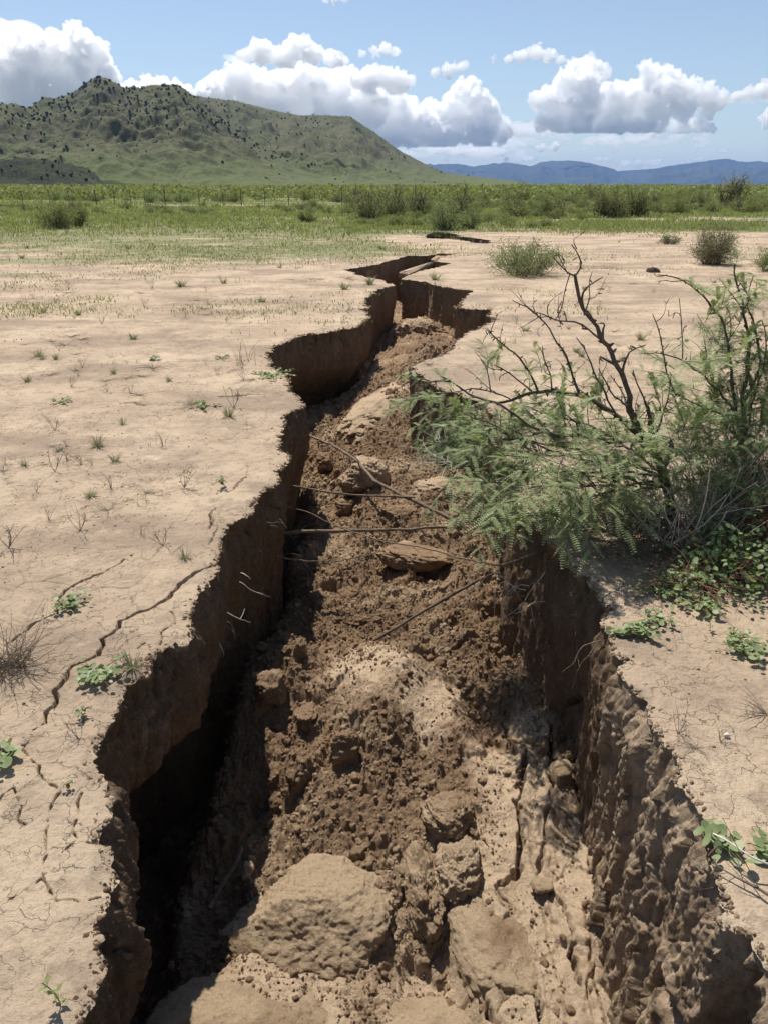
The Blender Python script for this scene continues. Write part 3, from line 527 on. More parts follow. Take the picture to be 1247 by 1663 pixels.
def scatter_crumbs():
    mb = MB(); v2, f2 = ico(2); v1, f1 = ico(1); rs = np.random.RandomState(8); var = []
    for i in range(14):
        for (v, f) in ((v2, f2), (v1, f1)):
            q = v*1.3+rs.uniform(0, 60, 3); q *= 1.25; w = v*(1+.95*fbm(q[:, 0], q[:, 1], q[:, 2], oct=3, seed=i, gain=.7))[:, None]*rs.uniform(.7, 1.1, 3); var.append((w, f))
    N = 15000; x = rs.uniform(-.9, 1.0, N); y = 1.2+rs.rand(N)**1.6*8.5; x = x+.1*(y > 5)
    sm = softmask(x, y); k = rs.rand(N) < (1-.82*sm); x, y, sm = x[k], y[k], sm[k]; z = floor_full(x, y)
    for i in range(len(x)):
        r = (.0028+.014*rs.rand()**6)*(1+.12*y[i]); v, f = var[2*rs.randint(14)+(0 if r > .009 else 1)]
        a = rs.uniform(0, 6.28); c, s_ = math.cos(a), math.sin(a); M3 = np.array([[c, -s_, 0], [s_, c, 0], [0, 0, 1]])
        mb.add((v@M3.T)*r+np.array([x[i], y[i], z[i]+r*.1]), t=f)
    N = 75000; y = 1.15+rs.rand(N)**1.5*8; x = rs.uniform(-.9, 1.0, N)+.1*(y > 5); k = rs.rand(N) < (1-.72*softmask(x, y))*(.45+.55*(fbm(x*3, y*3, oct=3, seed=18) > -.05)); x, y = x[k], y[k]; z = floor_full(x, y); n = len(x)
    rr = (.0016+.0042*rs.rand(n)**3)*(1+.14*y); V = v1[None]*(1+.35*rs.normal(size=(n, len(v1), 1)))*rr[:, None, None]+np.stack([x, y, z+rr*.3], 1)[:, None]
    mb.add(V.reshape(-1, 3), t=(f1[None]+len(v1)*np.arange(n)[:, None, None]).reshape(-1, 3))
    j = rs.randint(len(poly), size=16000); j = j[np.hypot(poly[j, 0], poly[j, 1]) < 12]; dd = rs.normal(size=len(j))*.035; a = rs.uniform(0, 6.283, len(j)); x = poly[j, 0]+np.cos(a)*dd; y = poly[j, 1]+np.sin(a)*dd
    k = np.array([not inside(p, q, -1) for p, q in zip(x, y)]); x, y = x[k], y[k]; n = len(x); rr = (.0015+.006*rs.rand(n)**4)*(1+.12*y); V = v1[None]*(1+.35*rs.normal(size=(n, len(v1), 1)))*rr[:, None, None]+np.stack([x, y, relief(x, y)-.008+rr*.2], 1)[:, None]
    mb.add(V.reshape(-1, 3), t=(f1[None]+len(v1)*np.arange(n)[:, None, None]).reshape(-1, 3))
    return tag(mb.build('soil_crumbs', MCL), 'loose brown soil crumbs strewn over the fissure floor', 'soil crumbs', kind='stuff')
scatter_crumbs()
def scatter_grit():
    mb = MB(); v1, f1 = ico(1); rs = np.random.RandomState(9)
    N = 6500; y = 1+rs.rand(N)**2*9; x = rs.uniform(-1, 1, N)*(y*.62+1.2)
    ok = (np.abs(x) > 1.02) | ((y > 4) & (np.abs(x) > .95)); x, y = x[ok], y[ok]; z = relief(x, y)
    for i in range(len(x)):
        r = .0018+.006*rs.rand()**4; mb.add(v1*np.array([1, rs.uniform(.6, 1), .6])*r+np.array([x[i], y[i], z[i]+r*.2]), t=f1)
    return tag(mb.build('soil_grit', MCL), 'fine brown grit lying on the cracked pale ground', 'grit', kind='stuff')
scatter_grit()

# ------------------------------------------------------------ dead branches across the fissure
def resamp(P, n):
    P = np.asarray(P, float); s = np.concatenate([[0], np.cumsum(np.linalg.norm(np.diff(P, axis=0), axis=1))]); u = np.linspace(0, s[-1], n)
    E = np.stack([np.interp(u, s, P[:, k]) for k in range(3)], 1); k = np.array([.25, .5, .25])
    for _ in range(2): E[1:-1] = E[:-2]*.25+E[1:-1]*.5+E[2:]*.25
    return E
def branch(pts, r0, r1, label, twigs=0, mat=None, name='dead_branch', cat='branch', seed=0, wob=.004):
    """pts: (px, py, height)"""
    P = np.array([G(a, b, c) for a, b, c in pts]); n = max(10, int(np.linalg.norm(P[0]-P[-1])/.03)); E = resamp(P, n); rs = np.random.RandomState(seed)
    k = np.arange(n); E = E+wob*np.stack([vnoise(k*.5, k*0+i, seed=seed) for i in range(3)], 1)
    o0 = E[0].copy(); mb = MB(); rad = np.linspace(r0, r1, n)*(1+.18*vnoise(k*.8, k*0, seed=seed+1)); mb.tube(E-o0, rad, 7)
    root = mb.build(name, mat or M_DEAD); root.location = o0
    for j in range(twigs):
        i = rs.randint(2, n-2); d = E[i+1]-E[i]; d /= np.linalg.norm(d); q = rs.normal(size=3); q -= q@d*d; q /= np.linalg.norm(q); q = q*.8+d*.6+np.array([0, 0, .1]); L = rs.uniform(.05, .2)
        tp = resamp([E[i]-o0, E[i]-o0+q*L*.5+rs.normal(size=3)*.01, E[i]-o0+q*L+rs.normal(size=3)*.03], 8); tb = MB(); tb.tube(tp, np.linspace(rad[i]*.45, .0008, 8), 4)
        tb.build('twig', mat or M_DEAD, root)
    return tag(root, label, cat)
branch([(503, 708, -.62), (540, 722, -.55), (580, 748, -.5), (607, 780, -.5), (650, 803, -.52), (690, 822, -.55), (722, 838, -.58), (745, 850, -.6)], .010, .016, 'long curved dead branch sloping down to the right across the fissure', 5, seed=1)
branch([(435, 868, -.42), (500, 862, -.4), (560, 862, -.4), (640, 861, -.42), (700, 857, -.45), (738, 856, -.48)], .011, .009, 'straight horizontal dead branch spanning the fissure under the green bush', 6, seed=2)
branch([(472, 788, -.35), (520, 797, -.38), (580, 805, -.45), (640, 806, -.5), (672, 808, -.52)], .006, .009, 'thin dead branch joining the long curved branch from the left wall', 2, seed=3)
branch([(450, 818, -.25), (500, 832, -.3), (560, 860, -.35), (620, 878, -.35), (700, 893, -.35), (770, 912, -.33), (810, 918, -.3), (845, 908, -.2), (868, 898, -.1)], .003, .0055, 'long thin root crossing the fissure and ending in the right wall', 4, M_DEAD, 'root_strand', 'root', seed=4)
branch([(430, 898, -.4), (480, 910, -.45), (540, 912, -.5), (580, 906, -.55), (620, 895, -.6)], .004, .003, 'thin bare twig arching below the straight horizontal branch', 3, seed=5)
branch([(598, 1046, -.80), (650, 1015, -.68), (700, 985, -.6), (740, 962, -.55), (776, 942, -.52)], .0085, .0095, 'stiff dark stick slanting up from the crumbs to the right wall', 0, M_TWIG, 'dead_stick', 'stick', seed=6, wob=.002)
branch([(340, 1478, -1.0), (352, 1450, -.98), (372, 1420, -.95), (385, 1400, -.93), (394, 1376, -.92)], .012, .009, 'short thick dark stick lying in shade left of the big boulder', 0, M_TWIG, 'dead_stick', 'stick', seed=7)
branch([(1247, 1403, .05), (1210, 1385, .07), (1180, 1365, .06), (1148, 1350, .02)], .003, .002, 'pale straight dry stalk lying over the green sprig at lower right', 0, M_WHITE, 'dry_stalk', 'stalk', seed=8)
branch([(1255, 1455, .03), (1220, 1437, .02), (1190, 1425, .02), (1155, 1402, .01)], .0035, .0015, 'forked dark twig on the ground below the green sprig at lower right', 5, M_TWIG, 'fallen_twig', 'twig', seed=9)
# roots hanging out of the walls
def root(px, py, z, L, d, seed, label, grp='thin roots sticking out of the fissure walls'):
    p = G(px, py, z); rs = np.random.RandomState(seed); pts = [np.zeros(3)]; v = np.array(d, float); v /= np.linalg.norm(v)
    for k in range(9):
        v = v+rs.normal(size=3)*.22+np.array([0, 0, -.10]); v /= np.linalg.norm(v); pts.append(pts[-1]+v*L/9)
    mb = MB(); mb.tube(pts, np.linspace(.0026, .0007, 10), 5); mb.tube(np.array(pts[4:8])+np.linspace(0, 1, 4)[:, None]*rs.normal(size=3)*L*.25, np.linspace(.0014, .0006, 4), 4)
    o = mb.build('thin_root', M_WHITE if seed % 4 == 0 else M_DEAD); o.location = p; return tag(o, label, 'root', grp)
rs_ = np.random.RandomState(3)
for i in range(22):
    px = rs_.uniform(790, 960); py = 880+(px-790)*.55+rs_.uniform(10, 60)
    root(px, py, -.12-.3*rs_.rand(), rs_.uniform(.08, .28), (-.9, -.2*rs_.rand(), .1), 20+i, 'thin pale root poking out of the shaded right wall under the bush')
for i in range(18):
    t_ = rs_.rand(); px = 330+t_*120+rs_.uniform(-6, 14); py = 1060-t_*260+rs_.uniform(-10, 20)
    root(px, py, -.1-.3*rs_.rand(), rs_.uniform(.06, .16), (.9, 0, -.2), 60+i, 'thin pale root poking out of the dark left wall')
root(975, 1040, -.06, .22, (-1, 0, -.05), 90, 'long straight pale root sticking out over void below the sprig on the rim', 'long roots of the right rim')
root(968, 1045, -.10, .30, (-.55, -.3, -.7), 91, 'long forked pale root drooping down the smooth right wall', 'long roots of the right rim')
root(890, 920, -.18, .55, (-.65, -.2, -.8), 92, 'longest pale root hanging in a curve down the shaded right wall', 'long roots of the right rim')

# ------------------------------------------------------------ plants
def bez(a, b, c, n=7):
    t = np.linspace(0, 1, n)[:, None]; return (1-t)**2*a+2*t*(1-t)*b+t*t*c
def herb(rs, n_stem, L, leaf_r, up=.02, spread=6.28, start=0.):
    st = MB(); lf = MB(); ang = np.linspace(0, 2*np.pi, 9)[:-1]; disc = np.stack([np.cos(ang)*1.12, np.sin(ang)*.85, .12*np.cos(ang)**2], 1); disc = np.vstack([[0, 0, -.08], disc])
    tr = np.array([[0, i+1, (i+1) % 8+1] for i in range(8)])
    for i in range(n_stem):
        a = start+rs.rand()*spread; l = L*rs.uniform(.45, 1); d = np.array([math.cos(a), math.sin(a), 0]); P = bez(np.zeros(3), d*l*.5+np.array([0, 0, up*2]), d*l+rs.normal(size=3)*l*.15*[1, 1, 0]+[0, 0, up], 9)
        P[:, 2] = np.maximum(P[:, 2], .003); st.tube(P, np.linspace(.002, .001, 9), 5)
        nl = int(l/leaf_r*.9)+2
        for j in range(nl):
            u = (j+.6)/nl; p = P[min(8, int(u*8))]+rs.normal(size=3)*leaf_r*.75*[1, 1, .2]; p[2] = max(p[2]+leaf_r*.5*rs.rand(), .005); r = leaf_r*rs.uniform(.55, 1.15)
            lf.add((disc*r)@rotm(rs.normal()*.35, rs.normal()*.35, rs.uniform(0, 6.3)).T+p, t=tr)
    return st, lf
def put_herb(px, py, n, L, lr, label, seed, spread=6.28, start=0., up=.02, mat=None, z=.002):
    rs = np.random.RandomState(seed); st, lf = herb(rs, n, L, lr, up, spread, start); o = empty('creeping_herb', G(px, py, z)); st.build('stem', M_RED, o); lf.build('foliage', mat or M_HERB, o)
    return tag(o, label, 'plant')
put_herb(1000, 1030, 9, .20, .0145, 'row of round pale green leaves creeping over the right rim of the fissure', 1, 1.2, -.75)
put_herb(1072, 1012, 7, .10, .012, 'small green sprig beside the smooth grey oval stone', 2)
put_herb(1178, 1378, 9, .085, .017, 'round leaved sprig with red stems at lower right', 3)
put_herb(1240, 1395, 8, .07, .015, 'second round leaved sprig with red stems, cut by the right edge', 4)
put_herb(115, 985, 8, .085, .013, 'small round leaved sprig astride the thin crack at left', 5)
put_herb(155, 1098, 14, .13, .0125, 'spreading round leaved plant astride the widest crack on the left', 6)
put_herb(135, 1162, 6, .03, .007, 'tiny brown green seedling rosette below the spreading plant', 7)
put_herb(5, 1235, 14, .08, .014, 'round leaved sprig cut by the left edge of the photo', 8)
put_herb(113, 1281, 4, .022, .005, 'tiny pair of green seedling leaves on bare crust at left', 9)
put_herb(1215, 1060, 14, .13, .014, 'round leaved clump at the right edge below the shaded bush', 10)
put_herb(1190, 1040, 8, .10, .010, 'loose weedy sprig above the clump at the right edge', 11)
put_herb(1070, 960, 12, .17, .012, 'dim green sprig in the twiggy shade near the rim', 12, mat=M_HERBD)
put_herb(1130, 985, 12, .15, .013, 'leafy sprig at the front of the vine mass under the bush', 13)
put_herb(335, 662, 9, .16, .014, 'flat green sprig beside the dark slit in the ground at left', 14)
put_herb(445, 610, 10, .3, .016, 'light green leafy sprig near the left rim bend', 15)
put_herb(100, 655, 6, .13, .014, 'small green sprig far left beyond the dark slit', 16)
put_herb(362, 788, 8, .07, .006, 'bright tiny green tuft of seedlings on pale crust', 17, up=.03)
put_herb(362, 583, 6, .14, .013, 'small flat green sprig on crust left of the rim recess', 18)
put_herb(245, 585, 6, .14, .013, 'small grey green sprig far left of the rim recess', 19)
def leafmass(name, label, cat, cen, ext, n, lr, mat, seed, stems=60):
    rs = np.random.RandomState(seed); o = empty(name, cen); lf = MB(); st = MB(); ang = np.linspace(0, 2*np.pi, 7)[:-1]
    disc = np.vstack([[0, 0, -.1], np.stack([np.cos(ang)*1.2, np.sin(ang)*.8, .1*np.cos(ang)**2], 1)]); tr = np.array([[0, i+1, (i+1) % 6+1] for i in range(6)])
    for i in range(stems):
        a = np.array([rs.normal()*ext[0]*.35, rs.normal()*ext[1]*.35, 0]); b = a+np.array([rs.normal()*.12, rs.normal()*.12, ext[2]*rs.uniform(.4, 1)]); st.tube(bez(a, a*.9+[0, 0, ext[2]*.5], b), np.linspace(.0025, .001, 7), 4)
    for i in range(n):
        p = rs.normal(size=3)*.48; p = p*np.array(ext); p[2] = abs(p[2]); p[2] *= max(.15, 1-((p[0]/ext[0])**2+(p[1]/ext[1])**2)*.5); r = lr*rs.uniform(.5, 1.2)
        lf.add((disc*r)@rotm(rs.normal()*.5, rs.normal()*.5, rs.uniform(0, 6.3)).T+p+[0, 0, .01], t=tr)
    st.build('stem', M_RED, o); lf.build('foliage', mat, o); return tag(o, label, cat)
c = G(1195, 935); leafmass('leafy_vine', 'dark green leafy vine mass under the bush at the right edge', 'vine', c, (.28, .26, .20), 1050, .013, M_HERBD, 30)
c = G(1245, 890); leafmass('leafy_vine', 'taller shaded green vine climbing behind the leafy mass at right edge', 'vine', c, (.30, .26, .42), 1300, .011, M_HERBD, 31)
c = G(1125, 955); leafmass('leafy_vine', 'paler leafy patch at the left foot of the vine mass', 'vine', c, (.16, .16, .09), 260, .013, M_HERB, 32)
# seedling with narrow leaves, lower left
def seedling(px, py, h, label, seed):
    rs = np.random.RandomState(seed); o = empty('seedling', G(px, py)); st = MB(); lf = MB(); P = bez(np.zeros(3), np.array([0, 0, h*.6]), np.array([-h*.35, 0, h])); st.tube(P, .0013, 5)
    for i in range(9):
        a = i*2.4; p = P[min(6, 1+i*6//9)]; d = np.array([math.cos(a), math.sin(a), .55])*h*.3; w = np.array([-math.sin(a), math.cos(a), 0])*h*.07
        lf.add([p, p+d*.5+w, p+d, p+d*.5-w], q=[[0, 1, 2, 3]])
    st.build('stem', M_HERB, o); lf.build('foliage', M_LEAF3, o); return tag(o, label, 'seedling')
seedling(100, 1634, .075, 'fresh yellow green seedling casting its shadow at the lower left', 1)
seedling(1152, 1022, .055, 'small upright green seedling on bare soil right of the grey stone', 2)

def frond(rs, P0, d, L, lf, n=10, w=.0115):
    """a feathery leaf: paired narrow leaflets along a drooping rachis"""
    d = d/np.linalg.norm(d); side = np.cross(d, [0, 0, 1.]); side /= np.linalg.norm(side)+1e-9; nrm = np.cross(side, d); t = np.linspace(.12, 1, n)[:, None]
    C = P0+d*L*t+np.array([0, 0, -1])*L*.28*t*t
    wl = w*(1-.55*(t-.4)**2*2); lw = L/n*.54
    V = []
    for s in (-1, 1):
        tip = C+side*s*wl+d*wl*.35+nrm*wl*.12; a = C-d*lw*.5; b = C+d*lw*.5; V.append(np.stack([a, tip-d*lw*.4, tip+d*lw*.4, b], 1))
    V = np.concatenate(V).reshape(-1, 3); lf.add(V, q=np.arange(len(V)).reshape(-1, 4))
    r = .0009; lf.add(np.array([P0-side*r, P0+side*r, C[-1]+side*r*.5, C[-1]-side*r*.5]), q=[[0, 1, 2, 3]])
def sprig(rs, P0, d, L, lf, tw, nf=7, fl=.08, w=.011, tr=.0018):
    d = d/np.linalg.norm(d); side = rs.normal(size=3); side -= side@d*d; side /= np.linalg.norm(side); P = bez(P0, P0+d*L*.5+side*L*.12, P0+d*L+np.array([0, 0, -.18*L]), 7); tw.tube(P, np.linspace(tr, tr*.4, 7), 4)
    for i in range(nf):
        u = (i+.7)/nf; k = u*6; j = int(min(5, k)); p = P[j]*(1-(k-j))+P[j+1]*(k-j); a = (1 if i % 2 else -1)
        for b in (-.22, .22):
            q = d*rs.uniform(.3, .7)+a*np.cross(d, [0, 0, 1.])*rs.uniform(.7, 1)+np.array([0, 0, rs.uniform(-.35, .3)])+rs.normal(size=3)*.15+b*np.cross([0, 0, 1.], np.cross(d, [0, 0, 1.]))*.8
            frond(rs, p, q, fl*rs.uniform(.7, 1.15), lf, w=w)
def knobby(mb, P, r0, r1, k=6, seed=0, spurs=True):
    n = max(6, int(np.linalg.norm(np.diff(P, axis=0), axis=1).sum()/.035)); E = resamp(P, n); kk = np.arange(n)
    E = E+.007*np.stack([vnoise(kk*.55, kk*0+i, seed=seed) for i in range(3)], 1); rad = np.linspace(r0, r1, n)*(1+.3*np.maximum(0, vnoise(kk*1.3, kk*0, seed=seed+1))); mb.tube(E, rad, k)
    if spurs:
        rs = np.random.RandomState(seed)
        for i in range(2, n-1):
            if rs.rand() < .55:
                q = rs.normal(size=3); q /= np.linalg.norm(q); l = rs.uniform(.012, .03); mb.tube([E[i], E[i]+q*l*.6, E[i]+q*l], [rad[i]*.8+.001, rad[i]*.7+.0012, rad[i]*.3+.001], 4)
    return E
def bare_twigs(mb, E, rs, n, L, r):
    T = []
    for _ in range(n):
        i = rs.randint(1, len(E)-1); d = E[min(i+1, len(E)-1)]-E[i-1]; d /= np.linalg.norm(d)+1e-9; q = rs.normal(size=3); q -= q@d*d; q /= np.linalg.norm(q)+1e-9
        v = d*.7+q*.8+np.array([0, 0, .45]); v /= np.linalg.norm(v); l = L*rs.uniform(.4, 1.1); P = np.array([E[i], E[i]+v*l*.5+rs.normal(size=3)*.02, E[i]+v*l+rs.normal(size=3)*.04]); T.append(knobby(mb, P, r, r*.35, 4, rs.randint(9999), True))
    return T
def mesquite_left():
    rs = np.random.RandomState(21); base = G(1083, 848); root_ = empty('mesquite_bush', base); wood = MB(); lf = MB()
    B = []
    def br(pts, r0, r1, tw=3, L=.22, k=6, bare=.5):
        P = np.array([PY(a, b, y) for a, b, y in pts]); E = knobby(wood, P-base, r0*.78, r1*.8, k, len(B)*7+3); T = bare_twigs(wood, E, rs, tw, L, max(r1*.9, .0022)); B.append(E); B.extend(T); return E
    b3 = base[1]
    tr = br([(1083, 850, b3), (1088, 806, b3), (1072, 760, b3), (1058, 722, b3), (1048, 708, b3)], .030, .024, 2, .3, 9)
    br([(1050, 710, b3), (1028, 692, b3), (1022, 650, b3-.03), (1011, 614, b3-.08), (990, 570, b3-.1), (967, 530, b3-.12), (950, 511, b3-.12), (942, 491, b3-.13), (936, 463, b3-.13), (933, 447, b3-.13)], .019, .0075, 5, .16)
    br([(933, 447, b3-.13), (944, 438, b3-.14), (942, 413, b3-.16), (930, 396, b3-.17)], .0055, .0025, 2, .06, 5)
    br([(933, 450, b3-.13), (922, 443, b3-.16), (906, 430, b3-.2), (896, 418, b3-.22)], .005, .0025, 2, .07, 5)
    br([(922, 443, b3-.16), (917, 475, b3-.18), (912, 505, b3-.2), (902, 522, b3-.2)], .0035, .002, 2, .05, 5)
    br([(985, 562, b3-.1), (962, 545, b3-.06), (945, 520, b3-.04), (920, 525, b3-.02), (896, 520, b3), (868, 508, b3)], .007, .003, 3, .12, 5)
    br([(950, 511, b3-.12), (958, 470, b3-.05), (960, 440, b3)], .004, .002, 2, .08, 5)
    br([(1048, 712, b3), (1034, 706, b3), (1011, 683, b3+.02), (989, 664, b3+.05), (956, 647, b3+.08), (922, 638, b3+.1), (881, 636, b3+.12), (850, 638, b3+.14), (836, 649, b3+.14), (809, 654, b3+.16), (780, 648, b3+.17), (757, 642, b3+.18), (735, 620, b3+.2), (715, 610, b3+.2)], .018, .004, 9, .2)
    br([(1040, 715, b3-.02), (985, 717, b3-.05), (940, 704, b3-.08), (900, 708, b3-.1), (877, 700, b3-.1), (852, 685, b3-.1), (828, 671, b3-.1), (809, 656, b3-.1)], .013, .006, 6, .2)
    br([(875, 636, b3+.12), (862, 608, b3+.15), (845, 589, b3+.17), (828, 567, b3+.19), (808, 553, b3+.2), (786, 534, b3+.2)], .008, .003, 5, .12, 5)
    br([(864, 634, b3+.12), (835, 612, b3+.18), (818, 600, b3+.2), (800, 593, b3+.2)], .006, .003, 3, .1, 5)
    br([(939, 640, b3+.1), (929, 601, b3+.12), (915, 574, b3+.13), (903, 552, b3+.14), (878, 515, b3+.15), (858, 502, b3+.16), (832, 487, b3+.17)], .008, .0025, 6, .14, 5)
    br([(895, 636, b3+.1), (893, 615, b3+.1), (888, 585, b3+.12), (870, 560, b3+.15)], .005, .002, 3, .08, 5)
    br([(1000, 672, b3), (976, 628, b3+.05), (962, 595, b3+.1), (948, 566, b3+.1), (935, 548, b3+.1)], .007, .0025, 4, .1, 5)
    br([(1045, 712, b3), (1012, 640, b3+.2), (990, 610, b3+.25)], .007, .003, 3, .15, 5)
    br([(1062, 730, b3), (1060, 690, b3+.05), (1048, 655, b3+.08), (1030, 615, b3+.1), (1026, 600, b3+.1)], .009, .0035, 4, .15, 5)
    br([(1060, 725, b3), (1068, 690, b3-.05), (1085, 655, b3-.1), (1090, 610, b3-.1)], .008, .003, 4, .12, 5)
    br([(1050, 708, b3), (1022, 672, b3-.1), (1010, 650, b3-.12), (985, 634, b3-.12), (970, 600, b3-.12)], .008, .003, 4, .12, 5)
    br([(1095, 640, b3-.1), (1086, 625, b3-.12), (1078, 576, b3-.15), (1072, 547, b3-.18), (1061, 508, b3-.2)], .0055, .002, 3, .06, 5)
    # low boughs carrying most of the leaves, sweeping left and hanging over the rim
    for pts in ([(1070, 775, b3), (1000, 760, b3-.1), (930, 745, b3-.15), (860, 720, b3-.1), (800, 690, b3), (740, 665, b3+.1)], [(1070, 780, b3), (1000, 790, b3-.25), (930, 790, b3-.4), (870, 790, b3-.45), (820, 800, b3-.4), (800, 835, b3-.45)], [(1075, 790, b3), (1020, 800, b3-.3), (970, 800, b3-.5), (940, 825, b3-.6)],
                [(1070, 770, b3), (960, 735, b3+.1), (850, 715, b3+.15), (760, 705, b3+.2), (715, 690, b3+.25)], [(1065, 760, b3), (960, 690, b3+.35), (860, 665, b3+.4), (790, 630, b3+.4), (700, 640, b3+.4)], [(1070, 790, b3), (980, 770, b3-.3), (900, 765, b3-.3), (820, 770, b3-.2), (770, 790, b3-.1)], [(1075, 770, b3), (1000, 740, b3+.3), (900, 740, b3+.4), (800, 740, b3+.4), (740, 740, b3+.4)]):
        br(pts, .009, .0035, 7, .25, 5)
    tb = MB()
    # foliage: sprigs along the low boughs and in clumps
    def clump(px, py, y, r, n, dv, fl=.085, L=.2, nf=7):
        c0 = PY(px, py, y)-base
        for _ in range(int(n*(1.3 if px > 810 else .8))):
            p = c0+rs.normal(size=3)*r*np.array([1, .8, .6]); p[2] = max(p[2], -.25 if p[0]+base[0] < .85 else .04)
            d = np.array(dv)+rs.normal(size=3)*.55; sprig(rs, p, d, L*rs.uniform(.6, 1.15), lf, wood, nf, fl)
    for a in ((740, 655, b3+.2, .10, 9, (-1, 0, .1)), (735, 648, b3+.3, .07, 5, (-1, 0, 0)), (760, 700, b3+.2, .12, 16, (-.8, -.2, .1)), (745, 705, b3+.22, .08, 8, (-1, -.2, 0)), (830, 710, b3+.1, .14, 20, (-.7, -.3, .2)), (790, 745, b3+.05, .13, 18, (-.8, -.4, 0)), (860, 750, b3-.1, .14, 20, (-.6, -.5, 0)), (800, 785, b3-.35, .08, 8, (-.7, -.5, -.4)), (830, 800, b3-.5, .05, 6, (-.4, -.7, -.8)),
              (930, 720, b3-.1, .15, 18, (-.3, -.3, .4)), (930, 770, b3-.35, .13, 16, (-.3, -.6, 0)), (890, 785, b3-.45, .10, 9, (-.4, -.6, -.2)), (955, 790, b3-.6, .05, 6, (0, -.7, -.7)), (1000, 740, b3-.1, .13, 16, (.1, -.4, .4)), (1000, 780, b3-.3, .10, 9, (0, -.6, 0)), (960, 680, b3+.2, .14, 12, (-.2, 0, .5)), (880, 670, b3+.25, .12, 10, (-.4, 0, .4)), (1090, 700, b3-.05, .12, 10, (.2, -.2, .5)),
              (820, 600, b3+.2, .06, 3, (-.5, 0, .4)), (800, 560, b3+.2, .05, 2, (-.5, 0, .4)), (900, 650, b3+.1, .1, 6, (-.2, 0, .4)), (1060, 650, b3, .1, 5, (0, 0, .6)), (1100, 620, b3-.15, .09, 4, (-.2, 0, .3)), (1140, 620, b3-.15, .09, 5, (.2, 0, .3)), (1130, 780, b3-.1, .12, 10, (.3, -.4, .2)), (1170, 730, b3-.1, .12, 12, (.2, -.3, .3)), (1110, 740, b3-.2, .12, 10, (.1, -.4, .3)), (1140, 690, b3, .12, 8, (.1, -.1, .4)), (1060, 790, b3-.15, .1, 6, (-.1, -.4, .2))):
        clump(*a)
    wood.build('branches', M_TWIG, root_); lf.build('foliage', M_LEAF, root_)
    return tag(root_, 'feathery green mesquite bush with dark knobbly branches leaning over the right rim', 'bush')
def mesquite_right():
    rs = np.random.RandomState(22); base = G(1215, 812); y = base[1]; root_ = empty('mesquite_bush', base); wood = MB(); lf = MB(); tb = MB(); n = [0]
    def br(pts, r0, r1, tw=3, L=.2, k=6):
        P = np.array([PY(*p) for p in pts]); n[0] += 1; E = knobby(wood, P-base, r0*.8, r1*.8, k, n[0]*11); bare_twigs(wood, E, rs, tw, L, max(r1*.9, .0022)); return E
    br([(1215, 812, y), (1206, 745, y), (1203, 711, y), (1209, 678, y), (1203, 642, y), (1215, 600, y), (1214, 547, y), (1206, 491, y), (1195, 452, y), (1190, 430, y)], .020, .004, 9, .2)
    br([(1203, 711, y), (1190, 640, y-.1), (1180, 560, y-.15), (1178, 525, y-.15), (1159, 502, y-.15), (1139, 480, y-.15), (1122, 463, y-.15), (1097, 447, y-.15), (1067, 445, y-.15)], .013, .003, 7, .12)
    br([(1209, 650, y), (1235, 600, y+.1), (1223, 525, y+.1), (1209, 477, y+.1), (1220, 450, y+.1)], .009, .0035, 5, .12)
    br([(1206, 745, y), (1235, 690, y+.1), (1247, 620, y+.15), (1262, 540, y+.2)], .012, .004, 7, .2)
    br([(1203, 720, y), (1170, 680, y+.1), (1150, 600, y+.1), (1142, 545, y+.1)], .008, .003, 5, .15)
    br([(1206, 745, y), (1225, 640, y-.2), (1247, 560, y-.2), (1235, 520, y-.2)], .008, .003, 6, .15); br([(1210, 760, y), (1275, 700, y), (1320, 600, y)], .012, .004, 5, .2)
    br([(1206, 725, y), (1195, 670, y-.1), (1170, 640, y-.15), (1142, 608, y-.2), (1106, 583, y-.2), (1078, 576, y-.2), (1040, 573, y-.2)], .009, .003, 6, .12, 5); br([(1106, 583, y-.2), (1109, 525, y-.2), (1104, 486, y-.2)], .0045, .002, 3, .06, 5); br([(1206, 735, y), (1185, 680, y-.2), (1150, 663, y-.25), (1128, 656, y-.25), (1100, 642, y-.25), (1084, 628, y-.25)], .008, .003, 4, .1, 5)
    br([(1180, 560, y-.15), (1189, 530, y-.12), (1183, 508, y-.12), (1176, 490, y-.12)], .004, .002, 3, .06, 5)
    def clump(px, py, yy, r, m, dv, fl=.085):
        c0 = PY(px, py, yy)-base
        for _ in range(int(m*1.9)): sprig(rs, c0+rs.normal(size=3)*r, np.array(dv)+rs.normal(size=3)*.6, .2*rs.uniform(.6, 1.1), lf, wood, 7, fl)
    for a in ((1200, 490, y, .06, 3, (0, 0, .3)), (1235, 480, y, .06, 4, (.2, 0, .3)), (1170, 560, y, .09, 6, (-.2, 0, .3)), (1225, 560, y, .12, 9, (.2, 0, .3)), (1160, 620, y, .12, 9, (-.3, 0, .3)), (1225, 640, y, .14, 12, (.2, -.2, .3)), (1175, 690, y-.1, .13, 10, (0, -.3, .3)), (1235, 720, y, .12, 10, (.2, -.3, .2)), (1120, 480, y-.15, .04, 2, (0, 0, .2)), (1150, 510, y-.15, .05, 3, (0, 0, .2)), (1215, 790, y-.3, .12, 10, (0, -.4, 0)), (1260, 600, y, .15, 12, (.2, 0, .2)), (1270, 700, y, .15, 12, (.2, 0, .2))): clump(*a)
    wood.build('branches', M_TWIG, root_); lf.build('foliage', M_LEAF, root_)
    return tag(root_, 'taller open mesquite bush with bare dark stems, cut by the right edge', 'bush')
mesquite_left(); mesquite_right()
